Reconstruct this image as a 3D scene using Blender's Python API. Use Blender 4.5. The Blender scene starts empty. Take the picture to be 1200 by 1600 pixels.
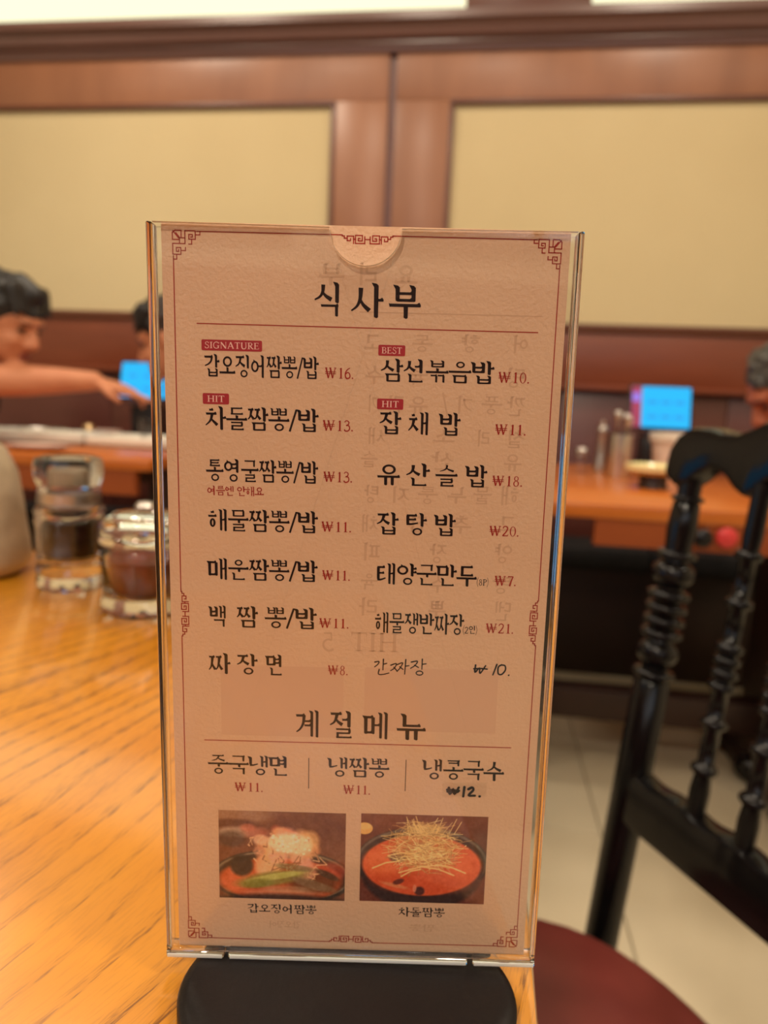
import bpy, bmesh, math, random
import numpy as np
from mathutils import Vector, Matrix

random.seed(7)
rng = np.random.default_rng(11)
SC = bpy.context.scene
COL = SC.collection
PI = math.pi


def R(d):
    return math.radians(d)


# ------------------------------------------------------------------ camera
F_PX = 1080.0                      # focal length in pixels of the 1200 x 1600 frame
CAM = Vector((0.0, 0.0, 0.915))
PITCH, ROLL, YAW = R(9.0), R(2.45), R(7.6)


def camera():
    fwd = Vector((-math.sin(YAW), math.cos(YAW), 0)); right = Vector((math.cos(YAW), math.sin(YAW), 0)); up = Vector((0, 0, 1))
    f = fwd * math.cos(PITCH) - up * math.sin(PITCH)
    u = up * math.cos(PITCH) + fwd * math.sin(PITCH)
    r2 = right * math.cos(ROLL) + u * math.sin(ROLL)
    u2 = u * math.cos(ROLL) - right * math.sin(ROLL)
    cd = bpy.data.cameras.new('camera'); co = bpy.data.objects.new('camera', cd); COL.objects.link(co)
    M = Matrix((r2, u2, -f)).transposed().to_4x4(); M.translation = CAM
    co.matrix_world = M
    cd.sensor_fit = 'VERTICAL'; cd.sensor_height = 36.0; cd.lens = 36.0 * F_PX / 1600.0
    cd.clip_start = 0.01; cd.clip_end = 30
    cd.dof.use_dof = True; cd.dof.focus_distance = 0.175; cd.dof.aperture_fstop = 10.5
    SC.camera = co


camera()

# ------------------------------------------------------------------ world, exposure
W = bpy.data.worlds.new('world'); SC.world = W; W.use_nodes = True
W.node_tree.nodes['Background'].inputs[0].default_value = (1.0, 0.86, 0.7, 1)
W.node_tree.nodes['Background'].inputs[1].default_value = 0.10
SC.view_settings.view_transform = 'Standard'; SC.view_settings.look = 'None'
SC.view_settings.gamma = 1.0; SC.view_settings.exposure = 0.0; SC.view_settings.use_curve_mapping = False
SC.cycles.caustics_reflective = False; SC.cycles.caustics_refractive = True
SC.cycles.max_bounces = 10; SC.cycles.diffuse_bounces = 3; SC.cycles.glossy_bounces = 4
SC.cycles.transmission_bounces = 10; SC.cycles.transparent_max_bounces = 16
SC.cycles.sample_clamp_indirect = 4.0
try:
    SC.cycles.use_denoising = True
    SC.cycles.denoiser = 'OPENIMAGEDENOISE'
    SC.cycles.denoising_prefilter = 'ACCURATE'
    SC.cycles.denoising_input_passes = 'RGB_ALBEDO_NORMAL'
except Exception:
    pass

# ------------------------------------------------------------------ lamps (x, y, z, watts, radius)
LAMP_COLOR = (1.0, 0.85, 0.66)
LAMP_Z = 2.86
LAMPS = [(-1.25, 1.65, 18), (0.65, 1.5, 12), (-0.4, 1.1, 12), (-0.55, -0.3, 12), (1.1, -0.2, 15), (-2.0, -0.2, 15), (-0.5, -1.8, 44), (1.9, 0.6, 10)]  # first lamp is added to brighten the white platters and the arm


# ------------------------------------------------------------------ generic helpers
def lin(c):
    c = c / 255.0
    return c / 12.92 if c <= 0.04045 else ((c + 0.055) / 1.055) ** 2.4


def rgb(r, g, b):
    return (lin(r), lin(g), lin(b), 1.0)


CARD_OBS = (lin(196), lin(140), lin(103))
CARD_ALB = (0.80, 0.50, 0.315)


def ink(r, g, b):
    """albedo of print that reads as this sRGB value under the light that falls on the card"""
    return tuple(min(0.95, lin(v) * CARD_ALB[i] / CARD_OBS[i]) for i, v in enumerate((r, g, b))) + (1.0,)


def principled(name, color, rough=0.5, metal=0.0, spec=0.5, coat=0.0, coat_rough=0.1, trans=0.0, ior=1.45, emis=None, emis_s=0.0):
    m = bpy.data.materials.new(name); m.use_nodes = True
    b = m.node_tree.nodes['Principled BSDF']
    b.inputs['Base Color'].default_value = tuple(color)[:3] + (1.0,)
    b.inputs['Roughness'].default_value = rough; b.inputs['Metallic'].default_value = metal
    b.inputs['Specular IOR Level'].default_value = spec
    b.inputs['Coat Weight'].default_value = coat; b.inputs['Coat Roughness'].default_value = coat_rough
    b.inputs['Transmission Weight'].default_value = trans; b.inputs['IOR'].default_value = ior
    if emis:
        b.inputs['Emission Color'].default_value = tuple(emis)[:3] + (1.0,); b.inputs['Emission Strength'].default_value = emis_s
    return m


def N(m, t, **kw):
    n = m.node_tree.nodes.new(t)
    for k, v in kw.items():
        setattr(n, k, v)
    return n


def L(m, a, b):
    m.node_tree.links.new(a, b)


def mottled(name, c1, c2, scale=6.0, rough=0.6, stretch=(1, 1, 1), bump=0.0, bump_scale=200.0, coat=0.0, coat_rough=0.15, spec=0.5, detail=4.0, c_lo=0.3, c_hi=0.7):
    """noise between two colours of the same substance, with optional fine relief"""
    m = principled(name, c1, rough, coat=coat, coat_rough=coat_rough, spec=spec)
    b = m.node_tree.nodes['Principled BSDF']
    tc = N(m, 'ShaderNodeTexCoord'); mp = N(m, 'ShaderNodeMapping'); mp.inputs['Scale'].default_value = stretch
    L(m, tc.outputs['Object'], mp.inputs['Vector'])
    nz = N(m, 'ShaderNodeTexNoise'); nz.inputs['Scale'].default_value = scale; nz.inputs['Detail'].default_value = detail
    L(m, mp.outputs[0], nz.inputs['Vector'])
    cr = N(m, 'ShaderNodeValToRGB'); cr.color_ramp.elements[0].position = c_lo; cr.color_ramp.elements[1].position = c_hi
    cr.color_ramp.elements[0].color = tuple(c1)[:3] + (1,); cr.color_ramp.elements[1].color = tuple(c2)[:3] + (1,)
    L(m, nz.outputs['Fac'], cr.inputs[0]); L(m, cr.outputs[0], b.inputs['Base Color'])
    if bump > 0:
        n2 = N(m, 'ShaderNodeTexNoise'); n2.inputs['Scale'].default_value = bump_scale; n2.inputs['Detail'].default_value = 3
        L(m, mp.outputs[0], n2.inputs['Vector'])
        bp = N(m, 'ShaderNodeBump'); bp.inputs['Strength'].default_value = bump; bp.inputs['Distance'].default_value = 0.001
        L(m, n2.outputs['Fac'], bp.inputs['Height']); L(m, bp.outputs[0], b.inputs['Normal'])
    return m


def thin_clear(name, tint=(0.97, 0.97, 0.97), rough=0.015, ior=1.49):
    """a thin clear sheet: lets light straight through, mirrors a little by Fresnel"""
    m = bpy.data.materials.new(name); m.use_nodes = True
    nt = m.node_tree; nt.nodes.clear()
    o = nt.nodes.new('ShaderNodeOutputMaterial'); mx = nt.nodes.new('ShaderNodeMixShader')
    t = nt.nodes.new('ShaderNodeBsdfTransparent'); g = nt.nodes.new('ShaderNodeBsdfGlossy'); f = nt.nodes.new('ShaderNodeFresnel')
    t.inputs[0].default_value = tint + (1,); g.inputs['Roughness'].default_value = rough
    # the Fresnel node inverts the index on faces seen from behind; undo that, the sheet is thin
    gm = nt.nodes.new('ShaderNodeNewGeometry'); mr = nt.nodes.new('ShaderNodeMapRange')
    mr.inputs['To Min'].default_value = ior; mr.inputs['To Max'].default_value = 1.0 / ior
    nt.links.new(gm.outputs['Backfacing'], mr.inputs['Value']); nt.links.new(mr.outputs[0], f.inputs['IOR'])
    nt.links.new(f.outputs[0], mx.inputs[0]); nt.links.new(t.outputs[0], mx.inputs[1]); nt.links.new(g.outputs[0], mx.inputs[2])
    nt.links.new(mx.outputs[0], o.inputs[0])
    return m


def new_obj(name, me, mat=None, parent=None):
    o = bpy.data.objects.new(name, me); COL.objects.link(o)
    if mat is not None:
        for mm in (mat if isinstance(mat, (list, tuple)) else [mat]):
            me.materials.append(mm)
    if parent is not None:
        o.parent = parent
    return o


def from_bm(name, bm, mat=None, parent=None, smooth=False, angle=None):
    me = bpy.data.meshes.new(name)
    bmesh.ops.recalc_face_normals(bm, faces=bm.faces)
    bm.to_mesh(me); bm.free()
    if smooth:
        me.polygons.foreach_set('use_smooth', [True] * len(me.polygons))
        if angle is not None:
            try:
                me.set_sharp_from_angle(angle=angle)
            except Exception:
                pass
    return new_obj(name, me, mat, parent)


def tag(o, label, cat, group=None, kind=None):
    o['label'] = label; o['category'] = cat
    if group:
        o['group'] = group
    if kind:
        o['kind'] = kind
    return o


def empty(name, loc=(0, 0, 0), rz=0.0):
    o = bpy.data.objects.new(name, None); COL.objects.link(o); o.location = loc; o.rotation_euler = (0, 0, rz)
    o.empty_display_size = 0.05
    return o


def structure(o):
    o['kind'] = 'structure'
    return o


def add_box(bm, x0, x1, y0, y1, z0, z1, bevel=0.0, seg=2, M=None):
    g = bmesh.ops.create_cube(bm, size=1.0)
    vs = g['verts']
    for v in vs:
        v.co = Vector(((x0 + x1) / 2 + v.co.x * (x1 - x0), (y0 + y1) / 2 + v.co.y * (y1 - y0), (z0 + z1) / 2 + v.co.z * (z1 - z0)))
    if bevel > 0:
        es = list({e for v in vs for e in v.link_edges})
        r = bmesh.ops.bevel(bm, geom=es, offset=bevel, segments=seg, affect='EDGES', profile=0.5)
        vs = list({v for f in r['faces'] for v in f.verts} | {v for v in vs if v.is_valid})
    if M is not None:
        bmesh.ops.transform(bm, matrix=M, verts=[v for v in vs if v.is_valid])
    return vs


def box(name, x0, x1, y0, y1, z0, z1, mat, parent=None, bevel=0.0, M=None):
    bm = bmesh.new(); add_box(bm, x0, x1, y0, y1, z0, z1, bevel, 2, M)
    return from_bm(name, bm, mat, parent, smooth=bevel > 0, angle=R(35))


def add_lathe(bm, prof, seg=40, M=None, squash=1.0):
    rings = []
    for r, z in prof:
        if r < 1e-6:
            rings.append([bm.verts.new((0, 0, z))])
        else:
            rings.append([bm.verts.new((r * math.cos(2 * PI * k / seg), r * squash * math.sin(2 * PI * k / seg), z)) for k in range(seg)])
    for a, b in zip(rings[:-1], rings[1:]):
        if len(a) == 1 and len(b) == 1:
            continue
        for k in range(seg):
            k2 = (k + 1) % seg
            if len(a) == 1:
                bm.faces.new((a[0], b[k2], b[k]))
            elif len(b) == 1:
                bm.faces.new((a[k], a[k2], b[0]))
            else:
                bm.faces.new((a[k], a[k2], b[k2], b[k]))
    vs = [v for r in rings for v in r]
    if M is not None:
        bmesh.ops.transform(bm, matrix=M, verts=vs)
    return vs


def lathe(name, prof, mat, parent=None, seg=40, loc=(0, 0, 0), M=None, squash=1.0):
    bm = bmesh.new()
    MM = Matrix.Translation(loc) if M is None else M
    add_lathe(bm, prof, seg, MM, squash)
    return from_bm(name, bm, mat, parent, smooth=True, angle=R(40))


def between(a, b):
    """matrix taking the z axis from a to b (unit length kept)"""
    a = Vector(a); b = Vector(b); d = (b - a)
    q = d.to_track_quat('Z', 'Y')
    return Matrix.Translation(a) @ q.to_matrix().to_4x4()


def prism_x(name, prof, x0, x1, mat, parent=None):
    """outline in (y, z) swept along x"""
    bm = bmesh.new()
    a = [bm.verts.new((x0, y, z)) for y, z in prof]; b = [bm.verts.new((x1, y, z)) for y, z in prof]
    n = len(prof)
    for i in range(n):
        bm.faces.new((a[i], a[(i + 1) % n], b[(i + 1) % n], b[i]))
    bm.faces.new(a); bm.faces.new(list(reversed(b)))
    return from_bm(name, bm, mat, parent)


def copy_tree(o, parent=None):
    c = o.copy(); COL.objects.link(c)
    if parent is not None:
        c.parent = parent
    for ch in list(o.children):
        copy_tree(ch, c)
    return c


# ------------------------------------------------------------------ materials
M_wood_wall = mottled('wall_wood', rgb(142, 94, 68), rgb(160, 108, 78), 3.0, 0.42, stretch=(3, 3, 0.6), coat=0.25, coat_rough=0.3)
M_wood_trim = mottled('trim_wood', rgb(92, 50, 34), rgb(108, 62, 44), 3.0, 0.4, stretch=(0.6, 3, 3), coat=0.3, coat_rough=0.3)
M_wood_crown = mottled('crown_wood', rgb(104, 74, 68), rgb(116, 84, 78), 3.0, 0.38, stretch=(0.5, 3, 3), coat=0.5, coat_rough=0.25)
M_wood_low = mottled('wainscot_wood', rgb(118, 58, 36), rgb(134, 68, 42), 4.0, 0.4, stretch=(0.6, 3, 3), coat=0.25, coat_rough=0.3)
M_wood_maroon = mottled('maroon_wood', rgb(92, 46, 38), rgb(104, 54, 46), 4.0, 0.4, stretch=(0.6, 3, 3), coat=0.3, coat_rough=0.3)
M_fabric = mottled('panel_fabric', rgb(218, 201, 160), rgb(206, 187, 146), 1.2, 0.85, stretch=(1, 1, 1), bump=0.1, bump_scale=500, spec=0.2)
M_plaster = principled('plaster', rgb(232, 222, 200), 0.8)
M_floor_tile = mottled('floor_tile', rgb(206, 194, 168), rgb(192, 178, 150), 2.5, 0.5, spec=0.4)
M_floor_joint = principled('floor_joint', rgb(150, 138, 118), 0.8)
M_black_wood = mottled('black_lacquer', (0.004, 0.0035, 0.004), (0.007, 0.005, 0.005), 8, 0.17, coat=0.0, spec=0.34)
M_dark_wood = mottled('dark_table_wood', rgb(40, 24, 18), rgb(52, 30, 22), 6, 0.45)
M_far_table = mottled('far_table_wood', rgb(196, 108, 34), rgb(180, 92, 28), 5, 0.35, stretch=(0.5, 4, 4), coat=0.4, coat_rough=0.2)
M_apron = mottled('apron_wood', rgb(150, 72, 26), rgb(136, 62, 22), 5, 0.45, stretch=(0.5, 4, 4))
M_seat = mottled('red_vinyl', rgb(122, 54, 48), rgb(98, 36, 34), 9, 0.42, bump=0.15, bump_scale=160, spec=0.5)
M_white = principled('white_ceramic', rgb(238, 234, 220), 0.25, coat=0.4)
M_cream = principled('cream_ceramic', rgb(236, 226, 170), 0.3, coat=0.3)
M_pinkwhite = principled('pinkish_ceramic', rgb(220, 190, 178), 0.3, coat=0.3)
M_steel = principled('brushed_steel', (0.62, 0.58, 0.54), 0.3, metal=1.0)
M_brass = principled('brass', (0.75, 0.55, 0.3), 0.3, metal=1.0)
M_glass = principled('bottle_glass', (1, 1, 1), 0.02, trans=1.0, ior=1.47)
M_soy = principled('soy_sauce', (0.012, 0.006, 0.005), 0.15)
M_chili = mottled('chili_paste', rgb(130, 46, 22), rgb(88, 26, 14), 60, 0.35)
M_frosted = mottled('frosted_plastic', rgb(190, 172, 146), rgb(160, 142, 118), 40, 0.35, coat=0.3)
M_skin = mottled('skin', rgb(206, 138, 102), rgb(196, 126, 92), 14, 0.5, spec=0.35)
M_skin_dark = mottled('skin_tanned', rgb(178, 104, 74), rgb(166, 94, 66), 14, 0.5, spec=0.35)
M_hair = mottled('black_hair', (0.012, 0.010, 0.010), (0.022, 0.018, 0.017), 60, 0.5, stretch=(1, 1, 0.3), bump=0.6, bump_scale=90)
M_hair_gray = mottled('greying_hair', (0.03, 0.028, 0.026), (0.10, 0.095, 0.085), 70, 0.5, stretch=(1, 1, 0.3), bump=0.6, bump_scale=90)
M_cloth_black = mottled('black_cloth', (0.010, 0.010, 0.012), (0.018, 0.017, 0.020), 30, 0.8, bump=0.3, bump_scale=120)
M_eye = principled('eye', (0.02, 0.015, 0.012), 0.2)
M_lip = principled('lip', rgb(150, 78, 66), 0.5)
M_case = principled('tablet_case', (0.012, 0.012, 0.014), 0.4)


def emitter(name, color, s):
    m = bpy.data.materials.new(name); m.use_nodes = True; nt = m.node_tree; nt.nodes.clear()
    o = nt.nodes.new('ShaderNodeOutputMaterial'); e = nt.nodes.new('ShaderNodeEmission')
    e.inputs[0].default_value = tuple(color)[:3] + (1,); e.inputs[1].default_value = s
    nt.links.new(e.outputs[0], o.inputs[0])
    return m


M_screen = emitter('blue_screen', (0.035, 0.52, 1.0), 1.05)
M_screen_mark = emitter('screen_tile', (0.05, 0.36, 0.85), 0.95)
M_screen_pink = emitter('screen_side_bar', (0.55, 0.09, 0.16), 0.8)
M_screen_violet = emitter('screen_side_button', (0.42, 0.26, 0.95), 0.9)
M_cove = emitter('cove_diffuser', (1.0, 0.95, 0.62), 1.28)
M_daylight = emitter('daylit_pane', (0.86, 0.92, 1.0), 2.0)
M_lamp = emitter('lamp_face', (1.0, 0.82, 0.6), 6.0)

# ------------------------------------------------------------------ room
YW = 2.60           # inner face of the wall in view
ROOM_X0, ROOM_X1, ROOM_Y0, ROOM_Z = -3.2, 2.6, -3.0, 2.90


def room():
    fl = structure(box('floor', ROOM_X0 - .1, ROOM_X1 + .1, ROOM_Y0 - .1, YW + .2, -0.10, -0.012, M_floor_joint))
    # 60 cm floor tiles, in the corner of the room the photograph shows
    me = None
    for i in range(-2, 4):
        for j in range(-1, 5):
            x0, y0 = i * .6 - .28, j * .6 - .35
            y1 = min(y0 + .597, YW)
            bm = bmesh.new(); add_box(bm, x0, x0 + .597, y0, y1, -.012, 0.0, .0015, 1)
            from_bm('floor_tile', bm, M_floor_tile, fl)
    cl = structure(box('ceiling', ROOM_X0 - .1, ROOM_X1 + .1, ROOM_Y0 - .1, YW + .2, ROOM_Z, ROOM_Z + .1, M_plaster))
    structure(box('wall_left', ROOM_X0 - .1, ROOM_X0, ROOM_Y0, YW, 0, ROOM_Z, M_plaster))
    structure(box('wall_right', ROOM_X1, ROOM_X1 + .1, ROOM_Y0, YW, 0, ROOM_Z, M_plaster))
    # wall behind the camera: dark dado, pale upper part with two daylit windows
    wf = structure(box('wall_front', ROOM_X0 - .1, ROOM_X1 + .1, ROOM_Y0 - .1, ROOM_Y0, 0, ROOM_Z, M_plaster))
    box('dado_board', ROOM_X0, ROOM_X1, ROOM_Y0, ROOM_Y0 + .03, 0, 1.45, M_wood_maroon, wf)
    for k, (a, b) in enumerate(((-2.3, -0.1), (0.2, 1.9))):
        w = structure(empty('window_%d' % (k + 1), ((a + b) / 2, ROOM_Y0 + .03, 1.6)))
        fr = box('window_frame', -(b - a) / 2, (b - a) / 2, -.02, .03, 0, 1.0, M_wood_trim, w, .004)
        box('pane', -(b - a) / 2 + .06, -.03, .03, .036, .06, .94, M_daylight, w)
        box('pane', .03, (b - a) / 2 - .06, .03, .036, .06, .94, M_daylight, w)

    # the panelled wall in view
    wb = structure(box('wall_back', ROOM_X0 - .1, ROOM_X1 + .1, YW + .04, YW + .14, 0, ROOM_Z, M_plaster))
    y0, y1 = YW - .0, YW + .04
    # header boards, one per wall bay, with a groove between them at x = -0.38
    gx = -.381
    bays = [(ROOM_X0, gx - .014), (gx + .014, 1.75), (1.78, ROOM_X1)]
    for a, b in bays:
        box('header_board', a, b, y0, y1, 1.965, 2.16, M_wood_wall, wb, .003)
        box('lower_board', a, b, y0, y1, 1.005, 1.205, M_wood_low, wb, .003)
    box('joint_strip', gx - .014, gx + .014, y0 + .014, y1, 1.005, 2.16, M_wood_maroon, wb)
    # stiles between the fabric panels
    stiles = [(-3.2, -2.95), (-.583, gx - .014), (gx + .014, -.175), (1.52, 1.75), (1.78, 2.0)]
    for a, b in stiles:
        box('stile', a, b, y0, y1, 1.205, 1.965, M_wood_wall, wb, .003)
    # fabric panels with a stepped moulding around each
    for a, b in ((-2.95, -.583), (-.175, 1.52), (2.0, ROOM_X1)):
        p = box('fabric_panel', a, b, y0 + .012, y1 + .002, 1.205, 1.965, M_fabric, wb)
        for nm, (xa, xb, za, zb) in (('panel_moulding', (a, b, 1.949, 1.965)), ('panel_moulding', (a, b, 1.205, 1.221)),
                                     ('panel_moulding', (a, a + .016, 1.221, 1.949)), ('panel_moulding', (b - .016, b, 1.221, 1.949))):
            box(nm, xa, xb, y0 - .006, y0 + .013, za, zb, M_wood_trim, wb, .003)
    # ledge rail and the maroon boards under it
    tr = structure(prism_x('trim_1', [(YW + .04, .985), (YW - .012, .985), (YW - .03, .992), (YW - .03, 1.004), (YW - .012, 1.010), (YW + .04, 1.010)], ROOM_X0, ROOM_X1, M_wood_low))
    tr2 = structure(prism_x('trim_2', [(YW + .04, 1.205), (YW + .04, 1.19), (YW - .006, 1.19), (YW - .014, 1.197), (YW - .006, 1.205)], ROOM_X0, ROOM_X1, M_wood_trim))
    x = ROOM_X0
    while x < ROOM_X1 - .01:
        b = min(x + .58, ROOM_X1)
        box('wainscot_board', x, b - .004, y0 + .01, y1, .10, .985, M_wood_maroon, wb, .002)
        x += .58
    structure(box('baseboard_back', ROOM_X0, ROOM_X1, YW - .012, YW + .04, 0, .10, M_dark_wood))
    # crown moulding: stepped profile, below the light panels
    prof = [(YW + .04, 2.118), (YW - .012, 2.118), (YW - .016, 2.132), (YW - .028, 2.136), (YW - .028, 2.146), (YW - .046, 2.152), (YW - .056, 2.172),
            (YW - .066, 2.184), (YW - .078, 2.188), (YW - .078, 2.214), (YW - .060, 2.220), (YW + .04, 2.220)]
    structure(prism_x('trim_3', prof, ROOM_X0, ROOM_X1, M_wood_crown))
    # light panels above the crown, dark piers between
    spans = [(-2.55, -.137), (.272, 2.25)]
    xs = [ROOM_X0] + [v for s in spans for v in s] + [ROOM_X1]
    for i in range(0, len(xs), 2):
        box('pier', xs[i], xs[i + 1], YW - .055, YW + .04, 2.220, ROOM_Z, M_wood_trim, wb, .003)
    names = ['long glowing cream light panel above the crown moulding at the left', 'glowing light panel above the crown moulding at the far right']
    for (a, b), nm in zip(spans, names):
        lp = empty('light_panel', ((a + b) / 2, YW + .02, 2.222)); tag(lp, nm, 'light panel', 'light panels above the crown moulding')
        h = (b - a) / 2
        box('diffuser', -h, h, -.005, .0, .0, .50, M_cove, lp)
        box('panel_frame', -h, h, -.04, .018, .50, .53, M_wood_trim, lp)
    box('upper_board', ROOM_X0, ROOM_X1, YW - .04, YW + .04, 2.752, ROOM_Z, M_wood_trim, wb)


room()


def added_bench():  # added seat block; its black stands in for the shade below the tables
    t = empty('added_bench', (-.3, 2.5, 0)); tag(t, 'long black upholstered seat added to darken the foot of the panelled wall', 'added_bench')
    box('base', -2.7, 2.7, -.10, .085, 0, .38, M_dark_wood, t, .004)
    x = -2.7
    for k in range(6):
        box('cushion', x + .004, x + .896, -.14, .085, .382, .46, M_cloth_black, t, .02); x += .9


LAMP_AT = ['added above the left far table to brighten its platters', 'above the right far table', 'over the aisle between the tables', 'above the near table', 'above the right side of the room',
           'above the left side of the room', 'by the windows behind the camera', 'near the right wall']


def lamps():
    for i, (x, y, w) in enumerate(LAMPS):
        o = empty('ceiling_light', (x, y, ROOM_Z)); tag(o, 'small round recessed ceiling downlight ' + LAMP_AT[i], 'ceiling light', 'ceiling downlights')
        lathe('trim_ring', [(.075, 0), (.075, -.008), (.055, -.010), (.055, 0)], M_white, o, 32)
        lathe('lamp_face', [(.0001, -.004), (.054, -.004)], M_lamp, o, 24)
        ld = bpy.data.lights.new('bulb', 'AREA'); ld.shape = 'DISK'; ld.size = 0.30; ld.energy = w; ld.color = LAMP_COLOR
        lo = bpy.data.objects.new('bulb', ld); COL.objects.link(lo); lo.location = (0, 0, LAMP_Z - ROOM_Z - .01); lo.parent = o


lamps()
added_bench()


# ------------------------------------------------------------------ the near table
def table_wood():
    m = principled('near_table_wood', (0.6, 0.25, 0.04), 0.30, coat=1.0, coat_rough=0.13)
    b = m.node_tree.nodes['Principled BSDF']
    b.inputs['Coat IOR'].default_value = 1.65
    tc = N(m, 'ShaderNodeTexCoord'); mp = N(m, 'ShaderNodeMapping')
    mp.inputs['Rotation'].default_value = (0, 0, R(17)); L(m, tc.outputs['Object'], mp.inputs['Vector'])
    # slow warp of the grain
    w = N(m, 'ShaderNodeTexNoise'); w.inputs['Scale'].default_value = 2.6; w.inputs['Detail'].default_value = 3
    mw = N(m, 'ShaderNodeMapping'); mw.inputs['Scale'].default_value = (1, .35, 1); L(m, mp.outputs[0], mw.inputs[0]); L(m, mw.outputs[0], w.inputs['Vector'])
    sub = N(m, 'ShaderNodeVectorMath', operation='SUBTRACT'); sub.inputs[1].default_value = (.5, .5, .5); L(m, w.outputs['Color'], sub.inputs[0])
    sc = N(m, 'ShaderNodeVectorMath', operation='MULTIPLY'); sc.inputs[1].default_value = (.34, 0, 0); L(m, sub.outputs[0], sc.inputs[0])
    ad = N(m, 'ShaderNodeVectorMath', operation='ADD'); L(m, mp.outputs[0], ad.inputs[0]); L(m, sc.outputs[0], ad.inputs[1])
    # growth rings: rows of open pores, drawn as broken dark lines along the grain
    wv = N(m, 'ShaderNodeTexWave', wave_type='BANDS', bands_direction='X', wave_profile='SAW')
    wv.inputs['Scale'].default_value = 24; wv.inputs['Distortion'].default_value = 5.5; wv.inputs['Detail'].default_value = 3; wv.inputs['Detail Scale'].default_value = 1.1
    ms = N(m, 'ShaderNodeMapping'); ms.inputs['Scale'].default_value = (1, .22, 1); L(m, ad.outputs[0], ms.inputs[0]); L(m, ms.outputs[0], wv.inputs['Vector'])
    mpn = N(m, 'ShaderNodeMapping'); mpn.inputs['Scale'].default_value = (1500, 120, 1); L(m, ad.outputs[0], mpn.inputs[0])
    pn = N(m, 'ShaderNodeTexNoise'); pn.inputs['Scale'].default_value = 1.0; pn.inputs['Detail'].default_value = 3; L(m, mpn.outputs[0], pn.inputs['Vector'])
    pr = N(m, 'ShaderNodeMapRange'); pr.inputs['From Min'].default_value = .50; pr.inputs['From Max'].default_value = .62; L(m, pn.outputs['Fac'], pr.inputs['Value'])
    wr = N(m, 'ShaderNodeMapRange'); wr.inputs['From Min'].default_value = .55; wr.inputs['From Max'].default_value = 1.0; L(m, wv.outputs['Fac'], wr.inputs['Value'])
    pw = N(m, 'ShaderNodeMath', operation='POWER'); pw.inputs[1].default_value = 2.0; L(m, wr.outputs[0], pw.inputs[0])
    a2 = N(m, 'ShaderNodeMath', operation='MULTIPLY_ADD'); a2.inputs[1].default_value = .8; a2.inputs[2].default_value = .3; L(m, pr.outputs[0], a2.inputs[0])
    m1 = N(m, 'ShaderNodeMath', operation='MULTIPLY'); L(m, a2.outputs[0], m1.inputs[0]); L(m, pw.outputs[0], m1.inputs[1])
    m2 = N(m, 'ShaderNodeMath', operation='MULTIPLY_ADD'); m2.inputs[1].default_value = .20; L(m, pr.outputs[0], m2.inputs[0]); L(m, m1.outputs[0], m2.inputs[2])
    vn = N(m, 'ShaderNodeTexNoise'); vn.inputs['Scale'].default_value = 9; vn.inputs['Detail'].default_value = 1; L(m, mw.outputs[0], vn.inputs['Vector'])
    vr = N(m, 'ShaderNodeMapRange'); vr.inputs['From Min'].default_value = .35; vr.inputs['From Max'].default_value = .65; vr.inputs['To Min'].default_value = .55; vr.inputs['To Max'].default_value = 1.6; L(m, vn.outputs['Fac'], vr.inputs['Value'])
    m3 = N(m, 'ShaderNodeMath', operation='MULTIPLY'); L(m, m2.outputs[0], m3.inputs[0]); L(m, vr.outputs[0], m3.inputs[1])
    mul = N(m, 'ShaderNodeMath', operation='MINIMUM'); mul.inputs[1].default_value = .8; L(m, m3.outputs[0], mul.inputs[0])
    base = N(m, 'ShaderNodeValToRGB'); e = base.color_ramp.elements
    e[0].position = 0.0; e[0].color = rgb(*TABLE_C[0]); e[1].position = 1.0; e[1].color = rgb(*TABLE_C[1])
    bn = N(m, 'ShaderNodeTexNoise'); bn.inputs['Scale'].default_value = 6; mb = N(m, 'ShaderNodeMapping'); mb.inputs['Scale'].default_value = (4, .6, 1)
    L(m, ad.outputs[0], mb.inputs[0]); L(m, mb.outputs[0], bn.inputs['Vector']); L(m, bn.outputs['Fac'], base.inputs[0])
    mx = N(m, 'ShaderNodeMixRGB', blend_type='MIX'); mx.inputs[2].default_value = rgb(*TABLE_C[2]); L(m, mul.outputs[0], mx.inputs[0]); L(m, base.outputs[0], mx.inputs[1])
    L(m, mx.outputs[0], b.inputs['Base Color'])
    bp = N(m, 'ShaderNodeBump'); bp.inputs['Strength'].default_value = .12; bp.inputs['Distance'].default_value = .0002; bp.invert = True
    L(m, mul.outputs[0], bp.inputs['Height']); L(m, bp.outputs[0], b.inputs['Normal'])
    return m


TABLE_C = [(222, 150, 30), (196, 118, 22), (96, 50, 10)]
M_table = table_wood()


def near_table():
    t = empty('dining_table', (-.6, .2, 0)); tag(t, 'near orange-brown oak dining table carrying the menu stand, with a glossy varnish', 'table')
    x0, x1, y0, y1 = -.75, .6262, -.42, .44
    box('tabletop', x0, x1, y0, y1, .722, .75, M_table, t, .003)
    box('apron', x0 + .06, x1 - .06, y0 + .06, y0 + .08, .64, .722, M_apron, t)
    box('apron', x0 + .06, x1 - .06, y1 - .08, y1 - .06, .64, .722, M_apron, t)
    box('apron', x0 + .06, x0 + .08, y0 + .08, y1 - .08, .64, .722, M_apron, t)
    box('apron', x1 - .08, x1 - .06, y0 + .08, y1 - .08, .64, .722, M_apron, t)
    for a in (x0 + .08, x1 - .135):
        for b in (y0 + .08, y1 - .135):
            box('leg', a, a + .055, b, b + .055, 0, .722, M_dark_wood, t, .003)


near_table()

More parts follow.
